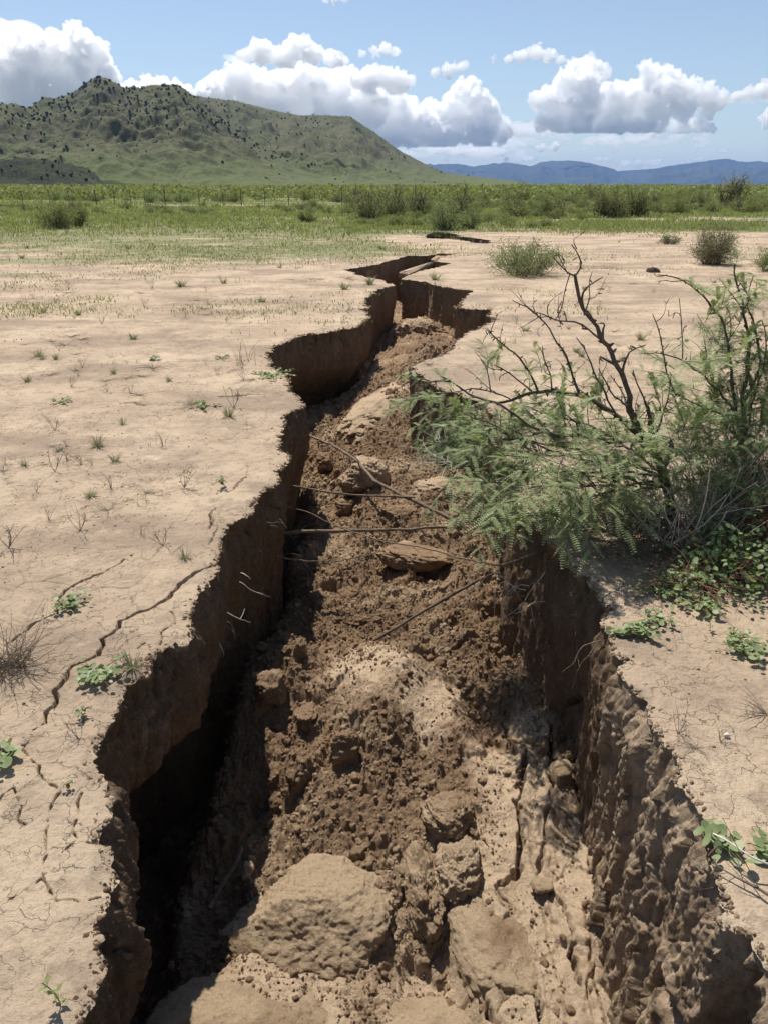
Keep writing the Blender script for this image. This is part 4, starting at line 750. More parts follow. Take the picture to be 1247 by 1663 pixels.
# bleached stalks and litter round the bushes
def stalks(name, label, cat, cen, ext, n, L, r, mat, seed, up=.7, bend=.35):
    rs = np.random.RandomState(seed); mb = MB()
    for i in range(n):
        a = np.array([rs.normal()*ext[0]*.5, rs.normal()*ext[1]*.5, rs.rand()*ext[2]]); d = rs.normal(size=3)*[1, 1, .3]; d /= np.linalg.norm(d); d[2] += up; d /= np.linalg.norm(d); l = L*rs.uniform(.4, 1.2)
        b = a+d*l*.5+rs.normal(size=3)*l*.08; c = a+d*l+rs.normal(size=3)*l*bend*.5; c[2] = max(c[2], .005); P = bez(a, b, c, 6); mb.tube(P, np.linspace(r, r*.4, 6)*rs.uniform(.6, 1.3), 4)
    o = mb.build(name, mat); o.location = cen; return tag(o, label, cat)
stalks('dry_brush', 'tangle of bleached white stalks between the two mesquite bushes', 'dry brush', G(1150, 850), (.26, .16, .12), 380, .42, .0028, M_WHITE, 1, 1.0)
stalks('dry_brush', 'a few thick pale dead stems rising in front of the mesquite trunk', 'dry brush', G(1120, 885), (.24, .1, .02), 40, .42, .0038, M_WHITE, 2, 1.3)
stalks('dry_grass', 'clump of straw coloured dry grass at right edge behind the vine', 'dry grass', G(1228, 845), (.16, .10, .05), 420, .5, .0022, M_STRAW, 3, 1.6)
stalks('twig_litter', 'dark tangle of dead twigs on the ground under the mesquite', 'twig litter', G(1010, 850), (.36, .22, .08), 650, .22, .0021, M_WEED, 4, .15)
stalks('twig_litter', 'thin dead twigs scattered in shade between the rim and the vine', 'twig litter', G(1050, 900), (.34, .14, .01), 240, .18, .0017, M_WEED, 5, .05)
stalks('twig_litter', 'tangle of dead stems hanging on right rim below the feathery leaves', 'twig litter', G(795, 850, -.05), (.16, .3, .05), 150, .2, .0017, M_DEAD, 6, .0)
stalks('twig_litter', 'dead stems heaped on far right rim where the fissure narrows', 'twig litter', G(720, 740, -.3), (.14, .3, .08), 60, .3, .0022, M_WHITE, 7, .1)
stalks('dry_grass', 'grey dried grass clump at the left edge beside the widest crack', 'dry grass', G(18, 1085), (.07, .07, .03), 170, .17, .0013, M_WEED, 8, .5, .8)

# dry weeds on the bare crust: six kinds, copied
def weed_proto(kind, seed):
    rs = np.random.RandomState(seed); mb = MB()
    if kind == 0:      # bare forked stem
        for i in range(5):
            a = rs.uniform(0, 6.3); d = np.array([math.cos(a)*.5, math.sin(a)*.5, 1]); P = bez(np.zeros(3), d*.06, d*.13+rs.normal(size=3)*.03); mb.tube(P, np.linspace(.0016, .0007, 7), 4)
            for j in range(2): q = P[3+j]; mb.tube([q, q+rs.normal(size=3)*.015+[0, 0, .02], q+rs.normal(size=3)*.03+[0, 0, .04]], [.001, .0008, .0006], 4)
    elif kind == 1:    # small tuft of grass
        for i in range(70):
            a = rs.uniform(0, 6.3); l = rs.uniform(.04, .12); d = np.array([math.cos(a)*.6, math.sin(a)*.6, 1]); q = np.array([math.cos(a), math.sin(a), 0])*rs.rand()*.025; w = np.array([-math.sin(a), math.cos(a), 0])*.0016; e = q+d*l*[.9, .9, .8]; mb.add([q-w, q+w, q+d*l*.55+w*.7, q+d*l*.55-w*.7, e], q=[[0, 1, 2, 3]], t=[[3, 2, 4]])
    elif kind == 2:    # flattened sprawl
        for i in range(16):
            a = rs.uniform(0, 6.3); l = rs.uniform(.05, .14); d = np.array([math.cos(a), math.sin(a), .15]); P = bez(np.zeros(3), d*l*.5+[0, 0, .02], d*l+rs.normal(size=3)*.02*[1, 1, .3]); P[:, 2] = np.maximum(P[:, 2], .002); mb.tube(P, np.linspace(.0014, .0006, 7), 4)
    else:              # thin upright stalks
        for i in range(9):
            q = rs.normal(size=3)*.03*[1, 1, 0]; l = rs.uniform(.06, .16); P = bez(q, q+[0, 0, l*.5], q+[rs.normal()*.03, rs.normal()*.03, l]); mb.tube(P, np.linspace(.0013, .0005, 7), 4)
    return mb
wm = []
for i in range(10):
    k = i % 5; mt = [M_WEED, M_LEAF4, M_WEED, M_STRAW, M_LEAF4][k]; wm.append((k, weed_proto([0, 1, 2, 3, 1][k], 100+i).build('weed', mt, link=False).data))
wl = ['bare forked dry weed', 'small grey green grass tuft', 'flattened dead weed sprawl', 'thin straw coloured stalks', 'small grey green grass tuft']
wn = ['dry_weed', 'grass_tuft', 'dead_weed', 'dry_stalks', 'grass_tuft']
rs = np.random.RandomState(77); cnt = 0
spots = [(130, 860, 0, 1.2), (265, 885, 0, 1), (300, 905, 1, .6), (15, 890, 0, 1.2), (460, 770, 0, .6), (130, 1200, 0, .7), (295, 465, 1, 2.4), (425, 490, 1, 1.6), (210, 405, 1, 2.2), (37, 420, 1, 1.8), (70, 583, 1, .8), (92, 583, 1, .8), (310, 660, 2, 1.5), (380, 665, 0, 1.6), (400, 590, 3, 2.2), (250, 600, 2, 2), (90, 700, 0, 1.1), (300, 790, 0, 1.1), (230, 870, 3, .6), (1170, 1205, 0, .5), (1130, 1215, 2, .6), (1100, 1190, 0, .6), (690, 545+5, 2, 1), (215, 1085, 1, .8), (1245, 1160, 2, 1), (620, 405, 1, 3), (560, 470, 1, 2), (707, 455, 1, 2.3), (600, 462, 1, 2.2)]
cl_ = [(rs.uniform(0, 1247), 395+rs.rand()**1.3*500) for _ in range(48)]
for i in range(230):
    ca, cb = cl_[rs.randint(48)]; sp_ = .06+.0011*(cb-300)
    spots.append((ca+rs.normal()*110*sp_*1.6, max(390, cb+rs.normal()*50*sp_), rs.choice([0, 0, 2, 3, 2, 1]), rs.uniform(.4, .95)))
for j, (a, b, k, s) in enumerate(spots):
    p = G(a, b)
    if j > 28 and (inside(p[0], p[1]) or (p[0] > .9 and 2.6 < p[1] < 4.8)): continue
    if inside(p[0], p[1], .01): continue
    kk, me = [w for w in wm if w[0] == k][rs.randint(2)]; kk = k
    s = s*(1+.05*p[1]) if j > 28 else s
    o = bpy.data.objects.new(wn[kk], me); S.collection.objects.link(o); o.location = p; o.location.z = float(relief(np.array([p[0]]), np.array([p[1]]))[0]); o.scale = (s*1.1, s*1.1, s*rs.uniform(.6, .9)); o.rotation_euler = (0, 0, rs.uniform(0, 6))
    side = 'left of the fissure' if p[0] < 0 else 'right of the fissure'; far = 'near the viewer' if p[1] < 5 else ('in the middle distance' if p[1] < 11 else 'near the green belt')
    tag(o, f'{wl[kk]} on bare crust {side}, {far}', 'weed' if kk not in (1, 4) else 'grass tuft', f'{wl[kk]} group {side} {far}'.replace(' group', 's'))

# ------------------------------------------------------------ shrubs of the plain
def shrub(seed, w, h, nst, nleaf, ls, wood_mat, leaf_mat, name='desert_shrub', bare=.15, droop=.1, thick=.012):
    rs = np.random.RandomState(seed); wd = MB(); tips = []
    for i in range(nst):
        a = rs.uniform(0, 6.283); out = rs.uniform(.15, 1)**.7; e = np.array([math.cos(a)*w*.5*out, math.sin(a)*w*.5*out, h*(1-.68*out**2)*rs.uniform(.6, 1.08)])
        P = bez(np.array([math.cos(a)*w*.16*out, math.sin(a)*w*.16*out, 0]), e*np.array([.62, .62, .6]), e, 7); P[1:-1] += rs.normal(size=(5, 3))*.05*h; wd.tube(P, np.linspace(thick, thick*.25, 7), 4)
        for j in range(5):
            k = rs.randint(1, 6); q = P[k]; v = rs.normal(size=3)*[1, 1, .6]+[0, 0, .5]; v /= np.linalg.norm(v); e2 = q+v*h*rs.uniform(.15, .4); e2[2] = max(e2[2], .03); wd.tube([q, (q+e2)/2+rs.normal(size=3)*.02*h, e2], [thick*.5, thick*.35, thick*.2], 4); tips.append((q, e2))
        tips.append((P[3], P[6])); tips.append((P[1], P[5]))
    keep = tips if bare == 0 else [t for t in tips if rs.rand() > bare]
    A = np.array([t[0] for t in keep]); Bq = np.array([t[1] for t in keep]); i = rs.randint(len(keep), size=nleaf); u = rs.rand(nleaf, 1)**.6
    C = A[i]*(1-u)+Bq[i]*u+rs.normal(size=(nleaf, 3))*.055*min(w, h*1.3); C[:, 2] = np.abs(C[:, 2])
    d = rs.normal(size=(nleaf, 3))+[0, 0, .3]; d /= np.linalg.norm(d, axis=1, keepdims=True); s = np.cross(d, rs.normal(size=(nleaf, 3))); s /= np.linalg.norm(s, axis=1, keepdims=True)
    L = ls*rs.uniform(.5, 1.3, (nleaf, 1)); V = np.stack([C, C+d*L*.5+s*L*.22, C+d*L, C+d*L*.5-s*L*.22], 1).reshape(-1, 3); lf = MB(); lf.add(V, q=np.arange(nleaf*4).reshape(-1, 4))
    o = empty(name, (0, 0, 0)); wd.build('branches', wood_mat, o); lf.build('foliage', leaf_mat, o, smooth=False); return o
def gz(p): return (p[0], p[1], float(relief(np.array([p[0]]), np.array([p[1]]))[0]))
def place(o, px, py, label, cat='shrub', group=None, rz=0):
    o.location = gz(G(px, py)); o.rotation_euler = (0, 0, rz); return tag(o, label, cat, group)
place(shrub(1, 2.6, 1.15, 40, 5200, .07, M_TWIG, M_LEAF2, bare=.2), 92, 371, 'wide green shrub with dark dead stems alone at far left')
place(shrub(2, 1.3, 1.25, 30, 3600, .06, M_TWIG, M_LEAF3, bare=.1), 128, 368, 'taller green shrub joined to the right end of the wide shrub at far left')
place(shrub(3, 1.15, .55, 34, 3600, .06, M_TWIG, M_LEAF2, bare=0), 497, 361, 'small dense rounded green shrub in the grass left of centre')
place(shrub(4, 2.0, .72, 90, 6500, .04, M_DEAD, M_LEAF, bare=.2, thick=.007), 850, 446, 'low wide feathery shrub on bare ground beyond the mesquite')
place(shrub(5, 1.15, .95, 80, 6500, .035, M_DEAD, M_LEAF4, bare=.25, thick=.007), 1153, 429, 'round grey green shrub on bare ground at right')
place(shrub(6, .9, .6, 40, 2600, .04, M_DEAD, M_LEAF, bare=.15, thick=.006), 1246, 440, 'green shrub cut by the right edge beside the round grey shrub')
place(shrub(7, .9, .35, 36, 1700, .035, M_WEED, M_LEAF4, bare=.2, thick=.005), 1086, 396, 'low grey tuft shrub left of the round grey green shrub')
place(shrub(8, 2.2, 1.9, 26, 2400, .08, M_TWIG, M_LEAF2, bare=.45, thick=.022), 598, 357, 'twiggy dark stemmed mesquite at left end of the central thicket', 'bush')
place(shrub(9, 2.1, 1.9, 26, 2000, .08, M_TWIG, M_LEAF2, bare=.5, thick=.022), 640, 352, 'twiggy mesquite with bare tops in the middle of the central thicket', 'bush')
place(shrub(10, 1.6, 2.0, 22, 1100, .08, M_TWIG, M_LEAF2, bare=.6, thick=.024), 680, 352, 'nearly leafless dark mesquite at right end of the central thicket', 'bush')
place(shrub(11, 1.7, 1.15, 50, 5200, .06, M_TWIG, M_LEAF, bare=.05, thick=.01), 722, 374, 'dense green shrub right behind the farthest opening', 'bush')
place(shrub(12, 1.3, .9, 40, 3400, .055, M_TWIG, M_LEAF, bare=.05, thick=.01), 760, 372, 'smaller green shrub right of the one behind the farthest opening', 'bush')
place(shrub(13, 2.8, 1.9, 34, 6200, .085, M_TWIG, M_LEAF2, bare=.1, thick=.03), 985, 353, 'broad dark mesquite tree with visible trunk right of centre horizon', 'bush')
place(shrub(14, 2.4, 1.7, 34, 5200, .085, M_TWIG, M_LEAF2, bare=.05, thick=.03), 1025, 352, 'dense mesquite leaning on the right side of the broad one', 'bush')
place(shrub(15, 3.2, 3.1, 26, 2600, .11, M_TWIG, M_LEAF2, bare=.45, thick=.05), 1188, 334, 'tallest mesquite with bare dark top against the far mountains', 'bush')
place(shrub(16, 2.2, 1.2, 44, 5200, .08, M_TWIG, M_LEAF3, bare=.0, thick=.012), 1098, 348, 'bright green leafy bush between the two dark mesquites', 'bush')
place(shrub(17, 2.3, 1.3, 44, 5200, .08, M_TWIG, M_LEAF3, bare=.0, thick=.012), 1228, 345, 'bright green leafy bush at the right edge by the horizon', 'bush')
place(shrub(18, 2.2, 1.3, 44, 4600, .08, M_TWIG, M_LEAF2, bare=.1, thick=.016), 890, 353, 'dark green bush midway between thicket and broad mesquite', 'bush')
kinds = [('olive green scrub bush', shrub(30, 2., 1.3, 30, 1900, .10, M_TWIG, M_LEAF2, bare=.1)), ('yellow green leafy bush', shrub(31, 1.9, 1.0, 30, 1900, .10, M_TWIG, M_LEAF3, bare=0)), ('grey green low bush', shrub(32, 2.1, .8, 36, 1700, .09, M_DEAD, M_LEAF4, bare=.2)), ('twiggy mesquite bush', shrub(33, 2.3, 1.9, 26, 1500, .10, M_TWIG, M_LEAF2, bare=.4, thick=.025)), ('soft green bush', shrub(34, 1.8, 1.1, 30, 1900, .10, M_TWIG, M_LEAF, bare=.05))]
rs = np.random.RandomState(12); used = set()
for i in range(290):
    if i >= 250: px = 560+rs.rand()*400; py = 352+rs.rand()*18
    elif i < 120: px = 560+rs.rand()*690; py = 322+rs.rand()*32*(1 if px < 960 else .8)
    elif i < 170: px = rs.rand()*560; py = 336+rs.rand()**1.5*14
    else: px = -30+rs.rand()*1310; py = 315+rs.rand()*14
    k = rs.choice([0, 1, 2, 3, 4], p=[.3, .2, .15, .15, .2]) if px > 560 else rs.choice([0, 2, 4], p=[.4, .35, .25])
    if i >= 250: s = rs.uniform(.22, .5); k = rs.choice([1, 1, 4, 0])
    elif py < 330: s = rs.uniform(.8, 1.35)
    else: s = rs.uniform(.45, .95) if px > 560 else rs.uniform(.25, .6)
    p = gz(G(px, py)); nm, pr = kinds[k]; zone_ = ('in the right half of the scrub belt' if px > 560 else 'in the left half of the scrub belt') + (', far out' if py < 330 else ', near side')
    lab = f'{nm} {zone_}'; grp = f'{nm}es {zone_}'.replace('bushes', 'bushes')
    sc = (s*rs.uniform(.9, 1.3), s, s*rs.uniform(.75, 1.1))
    if k not in used: used.add(k); pr.location = p; pr.scale = sc; tag(pr, lab, 'bush', grp); continue
    copy_tree(pr, p, rs.uniform(0, 6), sc, lab, grp)

# green cover: blades and leaves in patches
def ground_cover(name, label, pts, hgt, n_per, mat, seed, lw=.008, rad=.12, flat=1.):
    rs = np.random.RandomState(seed); P = np.repeat(pts, n_per, 0); n = len(P); a = rs.uniform(0, 6.283, n); r = rad*np.sqrt(rs.rand(n)); C = P+np.stack([np.cos(a)*r, np.sin(a)*r, 0*r], 1)
    C[:, 2] = relief(C[:, 0], C[:, 1])-.005; b = rs.uniform(0, 6.283, n); l = hgt*rs.uniform(.3, 1.1, n)*(np.clip(C[:, 1]/45, .3, 1) if hgt > .15 else 1); lw = lw*(np.clip(C[:, 1]/45, .3, 1) if hgt > .15 else 1); tilt = rs.uniform(.1, .9, n); d = np.stack([np.cos(b)*tilt/flat, np.sin(b)*tilt/flat, np.ones(n)*flat**.5], 1)*l[:, None]
    w = np.stack([-np.sin(b), np.cos(b), 0*b], 1)*(lw*rs.uniform(.5, 1.3, n))[:, None]; V = np.stack([C-w*.6, C+w*.6, C+d*.6+w, C+d, C+d*.6-w], 1).reshape(-1, 3); i = np.arange(n)*5
    return tag(mesh_np(name, V, [np.stack([i, i+1, i+2, i+4], 1), np.stack([i+4, i+2, i+3], 1)], mat, False), label, 'ground cover', kind='stuff')
def patches(n, y0, y1, thr, seed, xw=.62, f=1., g=1.5):
    rs = np.random.RandomState(seed); y = np.exp(rs.uniform(math.log(y0), math.log(y1), n)); x = rs.uniform(-1, 1, n)*(y*xw+1)
    m = 1.1*macro(x, y)*sstep(10, 24, y)+1.5*fbm(x/2.2*f, y/2.2*f, oct=5, seed=seed, gain=.6)+cover(x, y)*1.3-.45-thr-.45*sstep(11, 6, y)+.12*(x < 1) > rs.rand(n)*.9; m &= rs.rand(n) < sstep(y0*.98, y0*g, y)+.02; x, y = x[m], y[m]
    k = ~np.array([inside(a, b, .02) if b < 25 and abs(a) < 2.2 else False for a, b in zip(x, y)], bool); return np.stack([x[k], y[k], 0*x[k]], 1)
ground_cover('low_grass', 'low green grass in patches across the flat beyond the fissure', patches(30000, 7, 60, -.1, 5), .05, 8, M_LEAF3, 6, .006, .22)
ground_cover('low_herbs', 'low grey green herbs thinly covering the flat', patches(22000, 6, 60, -.15, 7), .05, 6, M_LEAF4, 8, .006, .2)
q = patches(14000, 22, 46, -.5, 9); e_ = fbm(q[:, 0]/2, q[:, 1]/2, oct=3, seed=19); q = q[(q[:, 0] > -2.2+2.5*e_) & (q[:, 0] < 13+5*e_) & (np.random.RandomState(4).rand(len(q)) < sstep(25, 38, q[:, 1]+9*macro(q[:, 0], q[:, 1])+4*e_)) & (e_ > -.25)]
ground_cover('tall_herbs', 'taller light green leafy herbs in front of the thicket', q, .17, 9, M_LEAF3, 10, .024, .28)
ground_cover('far_grass', 'olive grass covering the plain out to the fence and beyond', patches(46000, 15, 260, .02, 11, g=3.2), .2, 7, M_LEAF3, 12, .03, .8)
q = patches(30000, 4.2, 24, -.3, 15, f=2.); q = q[~((q[:, 0] > .85) & (q[:, 1] < 4.6))]
ground_cover('dead_litter', 'short dead stems and litter thinly strewn over the bare crust', q[:5200], .028, 5, M_WEED, 16, .0018, .10, .3)
def far_scrub():
    rs = np.random.RandomState(13); N = 5200; y = np.exp(rs.uniform(math.log(95), math.log(1100), N)); x = rs.uniform(-1, 1, N)*y*.62; nl = 46; N0 = N; C = np.repeat(np.stack([x, y, relief(x, y)], 1), nl, 0); n = len(C); s = np.repeat(rs.uniform(.6, 1.5, N)*(1+y/900), nl)
    q = rs.normal(size=(n, 3)); q /= np.linalg.norm(q, axis=1, keepdims=True); q *= rs.rand(n, 1)**.4; C = C+q*np.stack([s*1.1, s*1.1, s*.62], 1)+np.stack([0*s, 0*s, s*.55], 1); d = rs.normal(size=(n, 3)); d /= np.linalg.norm(d, axis=1, keepdims=True); e = np.cross(d, rs.normal(size=(n, 3))); e /= np.linalg.norm(e, axis=1, keepdims=True); L = (s*.34)[:, None]
    V = np.stack([C-d*L*.5, C+e*L*.35, C+d*L*.5, C-e*L*.35], 1).reshape(-1, 3); return tag(mesh_np('far_scrub', V, np.arange(n*4).reshape(-1, 4), M_LEAF2, False), 'olive desert scrub spread over the far plain up to the hills', 'scrub', kind='stuff')
far_scrub()

# fence
def fence():
    y = float(G(400, 334)[1]); o = empty('wire_fence', (0, y, 0)); xs = [-40, -2, 42, 78, 118, 152, 185, 210, 238, 265, 295, 326, 360, 394, 432, 470, 511, 555, 600, 642]; X = [(float(PY(x, 325, y)[0]), .7*math.sin(x)) for x in xs]
    for i, (x, dy) in enumerate(X):
        mb = MB(); hh = 1.25+.15*math.sin(i*3.1); mb.tube([(x, dy, -.2), (x+.02, dy, hh*.5), (x+.04*math.sin(i), dy, hh)], .038 if i % 4 == 1 else .026, 5); mb.build('post', M_POST, o)
    for h in (.35, .7, 1.05):
        mb = MB(); mb.tube([(x, dy, h-.02*(i % 2)) for i, (x, dy) in enumerate(X)], .006, 3); mb.build('wire', M_POST, o)
    tag(o, 'wire fence on thin dark posts crossing the plain before the hills', 'fence')
fence()

# ------------------------------------------------------------ hills and mountains
def az(px, py=300): return np.arctan2((np.asarray(px, float)-623.5)/F, CP-((np.asarray(py, float)-831.5)/F)*SP)
def elev(px, py): d = ray(px, py); return d[..., 2]/np.hypot(d[..., 0], d[..., 1])
def layer(prof, D, r0, back, width=1.25, seed=0, rough=.21):
    P = np.array(prof, float); A = az(P[:, 0], P[:, 1]); E = elev(P[:, 0], P[:, 1])
    def f(th, r, px):
        h = np.interp(th, A, E*D); Dl = D*(1+.07*fbm(px/90, px*0+seed, oct=2, seed=seed)); Hh = np.maximum(h, 0)/D*Dl+CH
        foot = r0+(Dl-r0)*np.clip(.0, 0, 1); t = (r-foot)/(Dl-foot); up = np.clip(t, 0, 1); dn = np.clip((r-Dl)/back, 0, 1)
        s = np.where(t <= 1, up**width, (1-dn)**1.6); X_ = r*np.sin(th); Y_ = r*np.cos(th); q_ = 60*fbm(X_/200, Y_/200, oct=2, seed=seed+8); n = .65*fbm((X_+q_)/170, (Y_+q_)/260, oct=5, seed=seed+5, ridge=True, gain=.55)+.35*fbm((X_-q_)/52, Y_/60, oct=4, seed=seed+15, ridge=True); n2 = fbm(X_/24, Y_/24, oct=4, seed=seed+6)
        env = np.clip(up*(1-up)*4, 0, 1)*(t <= 1)
        return Hh*s*(1+0*n)+Hh*env*rough*(n*1.2-.1)+Hh*.05*n2*np.clip(up*2, 0, 1)*np.where(np.abs(t-1) < .06, .35, 1)
    return f
front = layer([(-500, 300), (-350, 240), (-200, 190), (-100, 195), (-30, 170), (0, 168), (25, 168), (50, 174), (72, 156), (87, 159), (118, 151), (135, 139), (158, 126), (172, 126), (188, 132), (202, 141), (215, 139), (229, 142.5), (246, 137), (262, 139), (290, 137), (303, 146), (323, 160), (347, 185), (375, 203), (420, 235), (480, 265), (560, 290), (640, 301), (700, 303)], 1500, 820, 900, 1.35, 3)
backr = layer([(150, 200), (250, 158), (325, 155), (360, 160), (400, 167), (450, 180), (490, 187), (520, 186), (545, 186), (570, 190), (600, 208), (624, 226), (654, 247), (689, 265), (724, 280), (774, 286), (824, 292), (874, 298.5), (924, 302.5), (1000, 303)], 2300, 1150, 1200, 1.3, 33)
knoll = layer([(-380, 302), (-300, 290), (-150, 268), (-60, 256), (0, 261), (30, 256), (60, 259), (95, 262), (120, 268), (145, 275), (158, 284), (168, 296), (180, 302)], 760, 640, 150, .8, 63, .2)
def m_hill():
    M = Mat('grassy_rocky_hill'); c = M.mix(M.ramp(M.noise(.006, 5, .6), .4, .62), (.095, .105, .045), (.12, .116, .06))
    c = M.mix(M.ramp(M.noise(.05, 6, .7), .5, .66, 0, .55), c, (.085, .082, .05)); ge = M.n('ShaderNodeNewGeometry'); sp = M.n('ShaderNodeSeparateXYZ'); M.l(ge.outputs['Normal'], sp.inputs[0])
    rk = M.math('ADD', M.ramp(sp.outputs['Z'], .93, .78), M.ramp(M.noise(.012, 5, .65), .55, .75, -.5, .8)); rk = M.math('MULTIPLY', M.ramp(rk, .4, .8), M.ramp(M.noise(.09, 5, .7), .42, .55))
    c = M.mix(rk, c, (.105, .088, .072)); c = M.mix(M.ramp(M.noise(.035, 7, .75), .50, .60, 0, .7), c, (.065, .07, .042)); c = M.mix(M.ramp(M.noise(.2, 5, .75), .53, .64, 0, .8), c, (.05, .058, .032)); c = M.mix(M.ramp(M.noise(.1, 5, .75), .60, .68, 0, .6), c, (.19, .16, .13))
    low = M.n('ShaderNodeSeparateXYZ'); M.l(M.pos, low.inputs[0]); c = M.mix(M.ramp(M.math('ADD', low.outputs['Z'], M.ramp(M.noise(.01, 3), 0, 1, -20, 20)), 8, 60, .65, 0), c, (.12, .145, .052))
    return M.fin(c, M.bump(M.noise(.12, 6, .7), 6, .6))
MH = m_hill()
px = np.arange(-480, 1010, 1.7); r = np.concatenate([np.linspace(620, 1540, 330), np.linspace(1544, 3600, 150)]); PX, RR = np.meshgrid(px, r); TH = az(PX)
A1, A2, A3 = front(TH, RR, PX), backr(TH, RR, PX), knoll(TH, RR, PX); HZ = np.maximum(A1, A2)-1.0; HZ = HZ+1.6*fbm(PX*.9, RR/7, oct=3, seed=44, ridge=True)*sstep(15, 70, HZ)
HV = np.stack([RR*np.sin(TH), RR*np.cos(TH), HZ], -1)
tag(mesh_np('hills', HV.reshape(-1, 3), grid_faces(*PX.shape)[:, ::-1], MH), kind='structure')
MK = Mat('shade_toned_rocky_knoll'); c = MK.mix(MK.ramp(MK.noise(.05, 5, .65), .42, .6), (.026, .032, .018), (.05, .058, .028)); c = MK.mix(MK.ramp(MK.noise(.3, 5, .7), .56, .66, 0, .8), c, (.10, .085, .07)); MK.fin(c, MK.bump(MK.noise(.4, 6, .7), 3, .8))  # rock colour darkened to carry the cloud shade lying on the knoll
kx = np.arange(-420, 215, 1.); kr = np.linspace(600, 960, 170); KX, KR = np.meshgrid(kx, kr); KT = az(KX); KZ = knoll(KT, KR, KX); KZ = KZ+2.6*fbm(KX*.16, KR/11, oct=5, seed=45, ridge=True, gain=.6)*sstep(3, 12, KZ)-1
KV = np.stack([KR*np.sin(KT), KR*np.cos(KT), KZ], -1); tag(mesh_np('rocky_knoll', KV.reshape(-1, 3), grid_faces(*KX.shape)[:, ::-1], MK.m), kind='structure')
# junipers on the slopes
rs = np.random.RandomState(31); jm = []
for i in range(5):
    n = 260; q = rs.normal(size=(n, 3)); q /= np.linalg.norm(q, axis=1, keepdims=True); q *= rs.rand(n, 1)**.35; q = q*[1, 1, .95]+[0, 0, .8]+.2*fbm(q[:, 0]*2, q[:, 1]*2, q[:, 2]*2, seed=i)[:, None]; d = rs.normal(size=(n, 3)); d /= np.linalg.norm(d, axis=1, keepdims=True); e = np.cross(d, rs.normal(size=(n, 3))); e /= np.linalg.norm(e, axis=1, keepdims=True)
    V = np.stack([q-d*.25, q+e*.17, q+d*.25, q-e*.17], 1).reshape(-1, 3); jm.append((V, np.arange(n*4).reshape(-1, 4)))
jme = [mesh_np('juniper', v, f, M_JUN, False, link=False).data for v, f in jm]
cand = []
while len(cand) < 1500:
    i = rs.randint(20, len(r)-2); j = rs.randint(0, len(px)-1); w = HZ[i, j]
    if px[j] < -40 or px[j] > 940: continue
    if r[i] > 780 and rs.rand() > .2+w/120: continue
    hmax = 190; rock = .5+.5*fbm(np.array([px[j]/60.]), np.array([w/40.]), oct=3, seed=90)[0]; pr = (w/hmax)**.8*rock*1.5 if w > 25 else .03
    if w > 3 and rs.rand() < pr and r[i] < 2350: cand.append((i, j))
kc = []
while len(kc) < 70:
    i = rs.randint(5, len(kr)-60); j = rs.randint(250, len(kx)-30)
    if KZ[i, j] > 5: kc.append((i, j))
for i, j in kc:
    o = bpy.data.objects.new('juniper_tree', jme[(i+j) % 5]); S.collection.objects.link(o); s = rs.uniform(.7, 1.5); o.location = KV[i, j]-[0, 0, s*.1]; o.scale = (s, s, s); o.rotation_euler = (0, 0, rs.uniform(0, 6))
    tag(o, 'small dark round juniper on the low dark knoll at left', 'tree', 'junipers on the low knoll')
cand.sort(key=lambda t: -1/r[t[0]]+0*t[1]); cand.sort(key=lambda t: r[t[0]])
for n_, (i, j) in enumerate(cand[:225]):
    o = bpy.data.objects.new('juniper_tree', jme[n_ % 5]); S.collection.objects.link(o); s = rs.uniform(.6, 1.9); o.location = HV[i, j]-[0, 0, s*.1]; o.scale = (s, s, s*rs.uniform(.7, 1.1)); o.rotation_euler = (0, 0, rs.uniform(0, 6)); kn = False
    tag(o, 'small dark round juniper on the low dark knoll at left' if kn else 'small dark round juniper on the grassy front hill', 'tree', 'junipers on the low knoll' if kn else 'junipers on the front hill')
mb = MB()
for n_, (i, j) in enumerate(cand[225:]): s = rs.uniform(.8, 2.3); v, f = jm[n_ % 5]; mb.add(v*s+HV[i, j], q=f)
tag(mb.build('distant_junipers', M_JUN, smooth=False), 'dark junipers dotted over the upper and farther slopes', 'trees', kind='stuff')

def mountains():
    M = Mat('far_mountain_slope'); c = M.mix(M.ramp(M.noise(.0006, 5), .4, .6), (.04, .05, .042), (.065, .07, .055)); M.fin(c, M.bump(M.noise(.002, 6, .7), 200, .6))
    P = np.array([(-700, 285), (0, 280), (300, 275), (600, 270), (700, 266), (740, 265), (770, 270), (800, 264), (830, 263), (860, 268), (890, 260), (915, 259), (950, 263), (985, 270), (1003, 277), (1040, 275), (1080, 270), (1110, 265), (1150, 260), (1180, 257), (1210, 262), (1247, 262), (1320, 256), (1450, 268), (1700, 280), (2000, 285)], float)
    A = az(P[:, 0], P[:, 1]); D = 21000.; E = elev(P[:, 0], P[:, 1])*D; px = np.arange(-650, 1950, 3.); r = np.linspace(14000, 27000, 130); PX, RR = np.meshgrid(px, r); TH = az(PX)
    h = np.interp(TH, A, E)+CH; t = np.clip((RR-14500)/(D-14500), 0, 1); dn = np.clip((RR-D)/6000, 0, 1); n = fbm(PX/45, RR/1500, oct=5, seed=7, ridge=True)
    Z = h*np.where(RR <= D, t**1.7, (1-dn)**1.5)+h*.3*n*np.clip(t*(1-t)*4, 0, 1)+h*.05*fbm(PX/8, RR/500, oct=3, seed=8)-8
    return tag(mesh_np('far_mountains', np.stack([RR*np.sin(TH), RR*np.cos(TH), Z], -1).reshape(-1, 3), grid_faces(*PX.shape)[:, ::-1], M.m), kind='structure')
mountains()

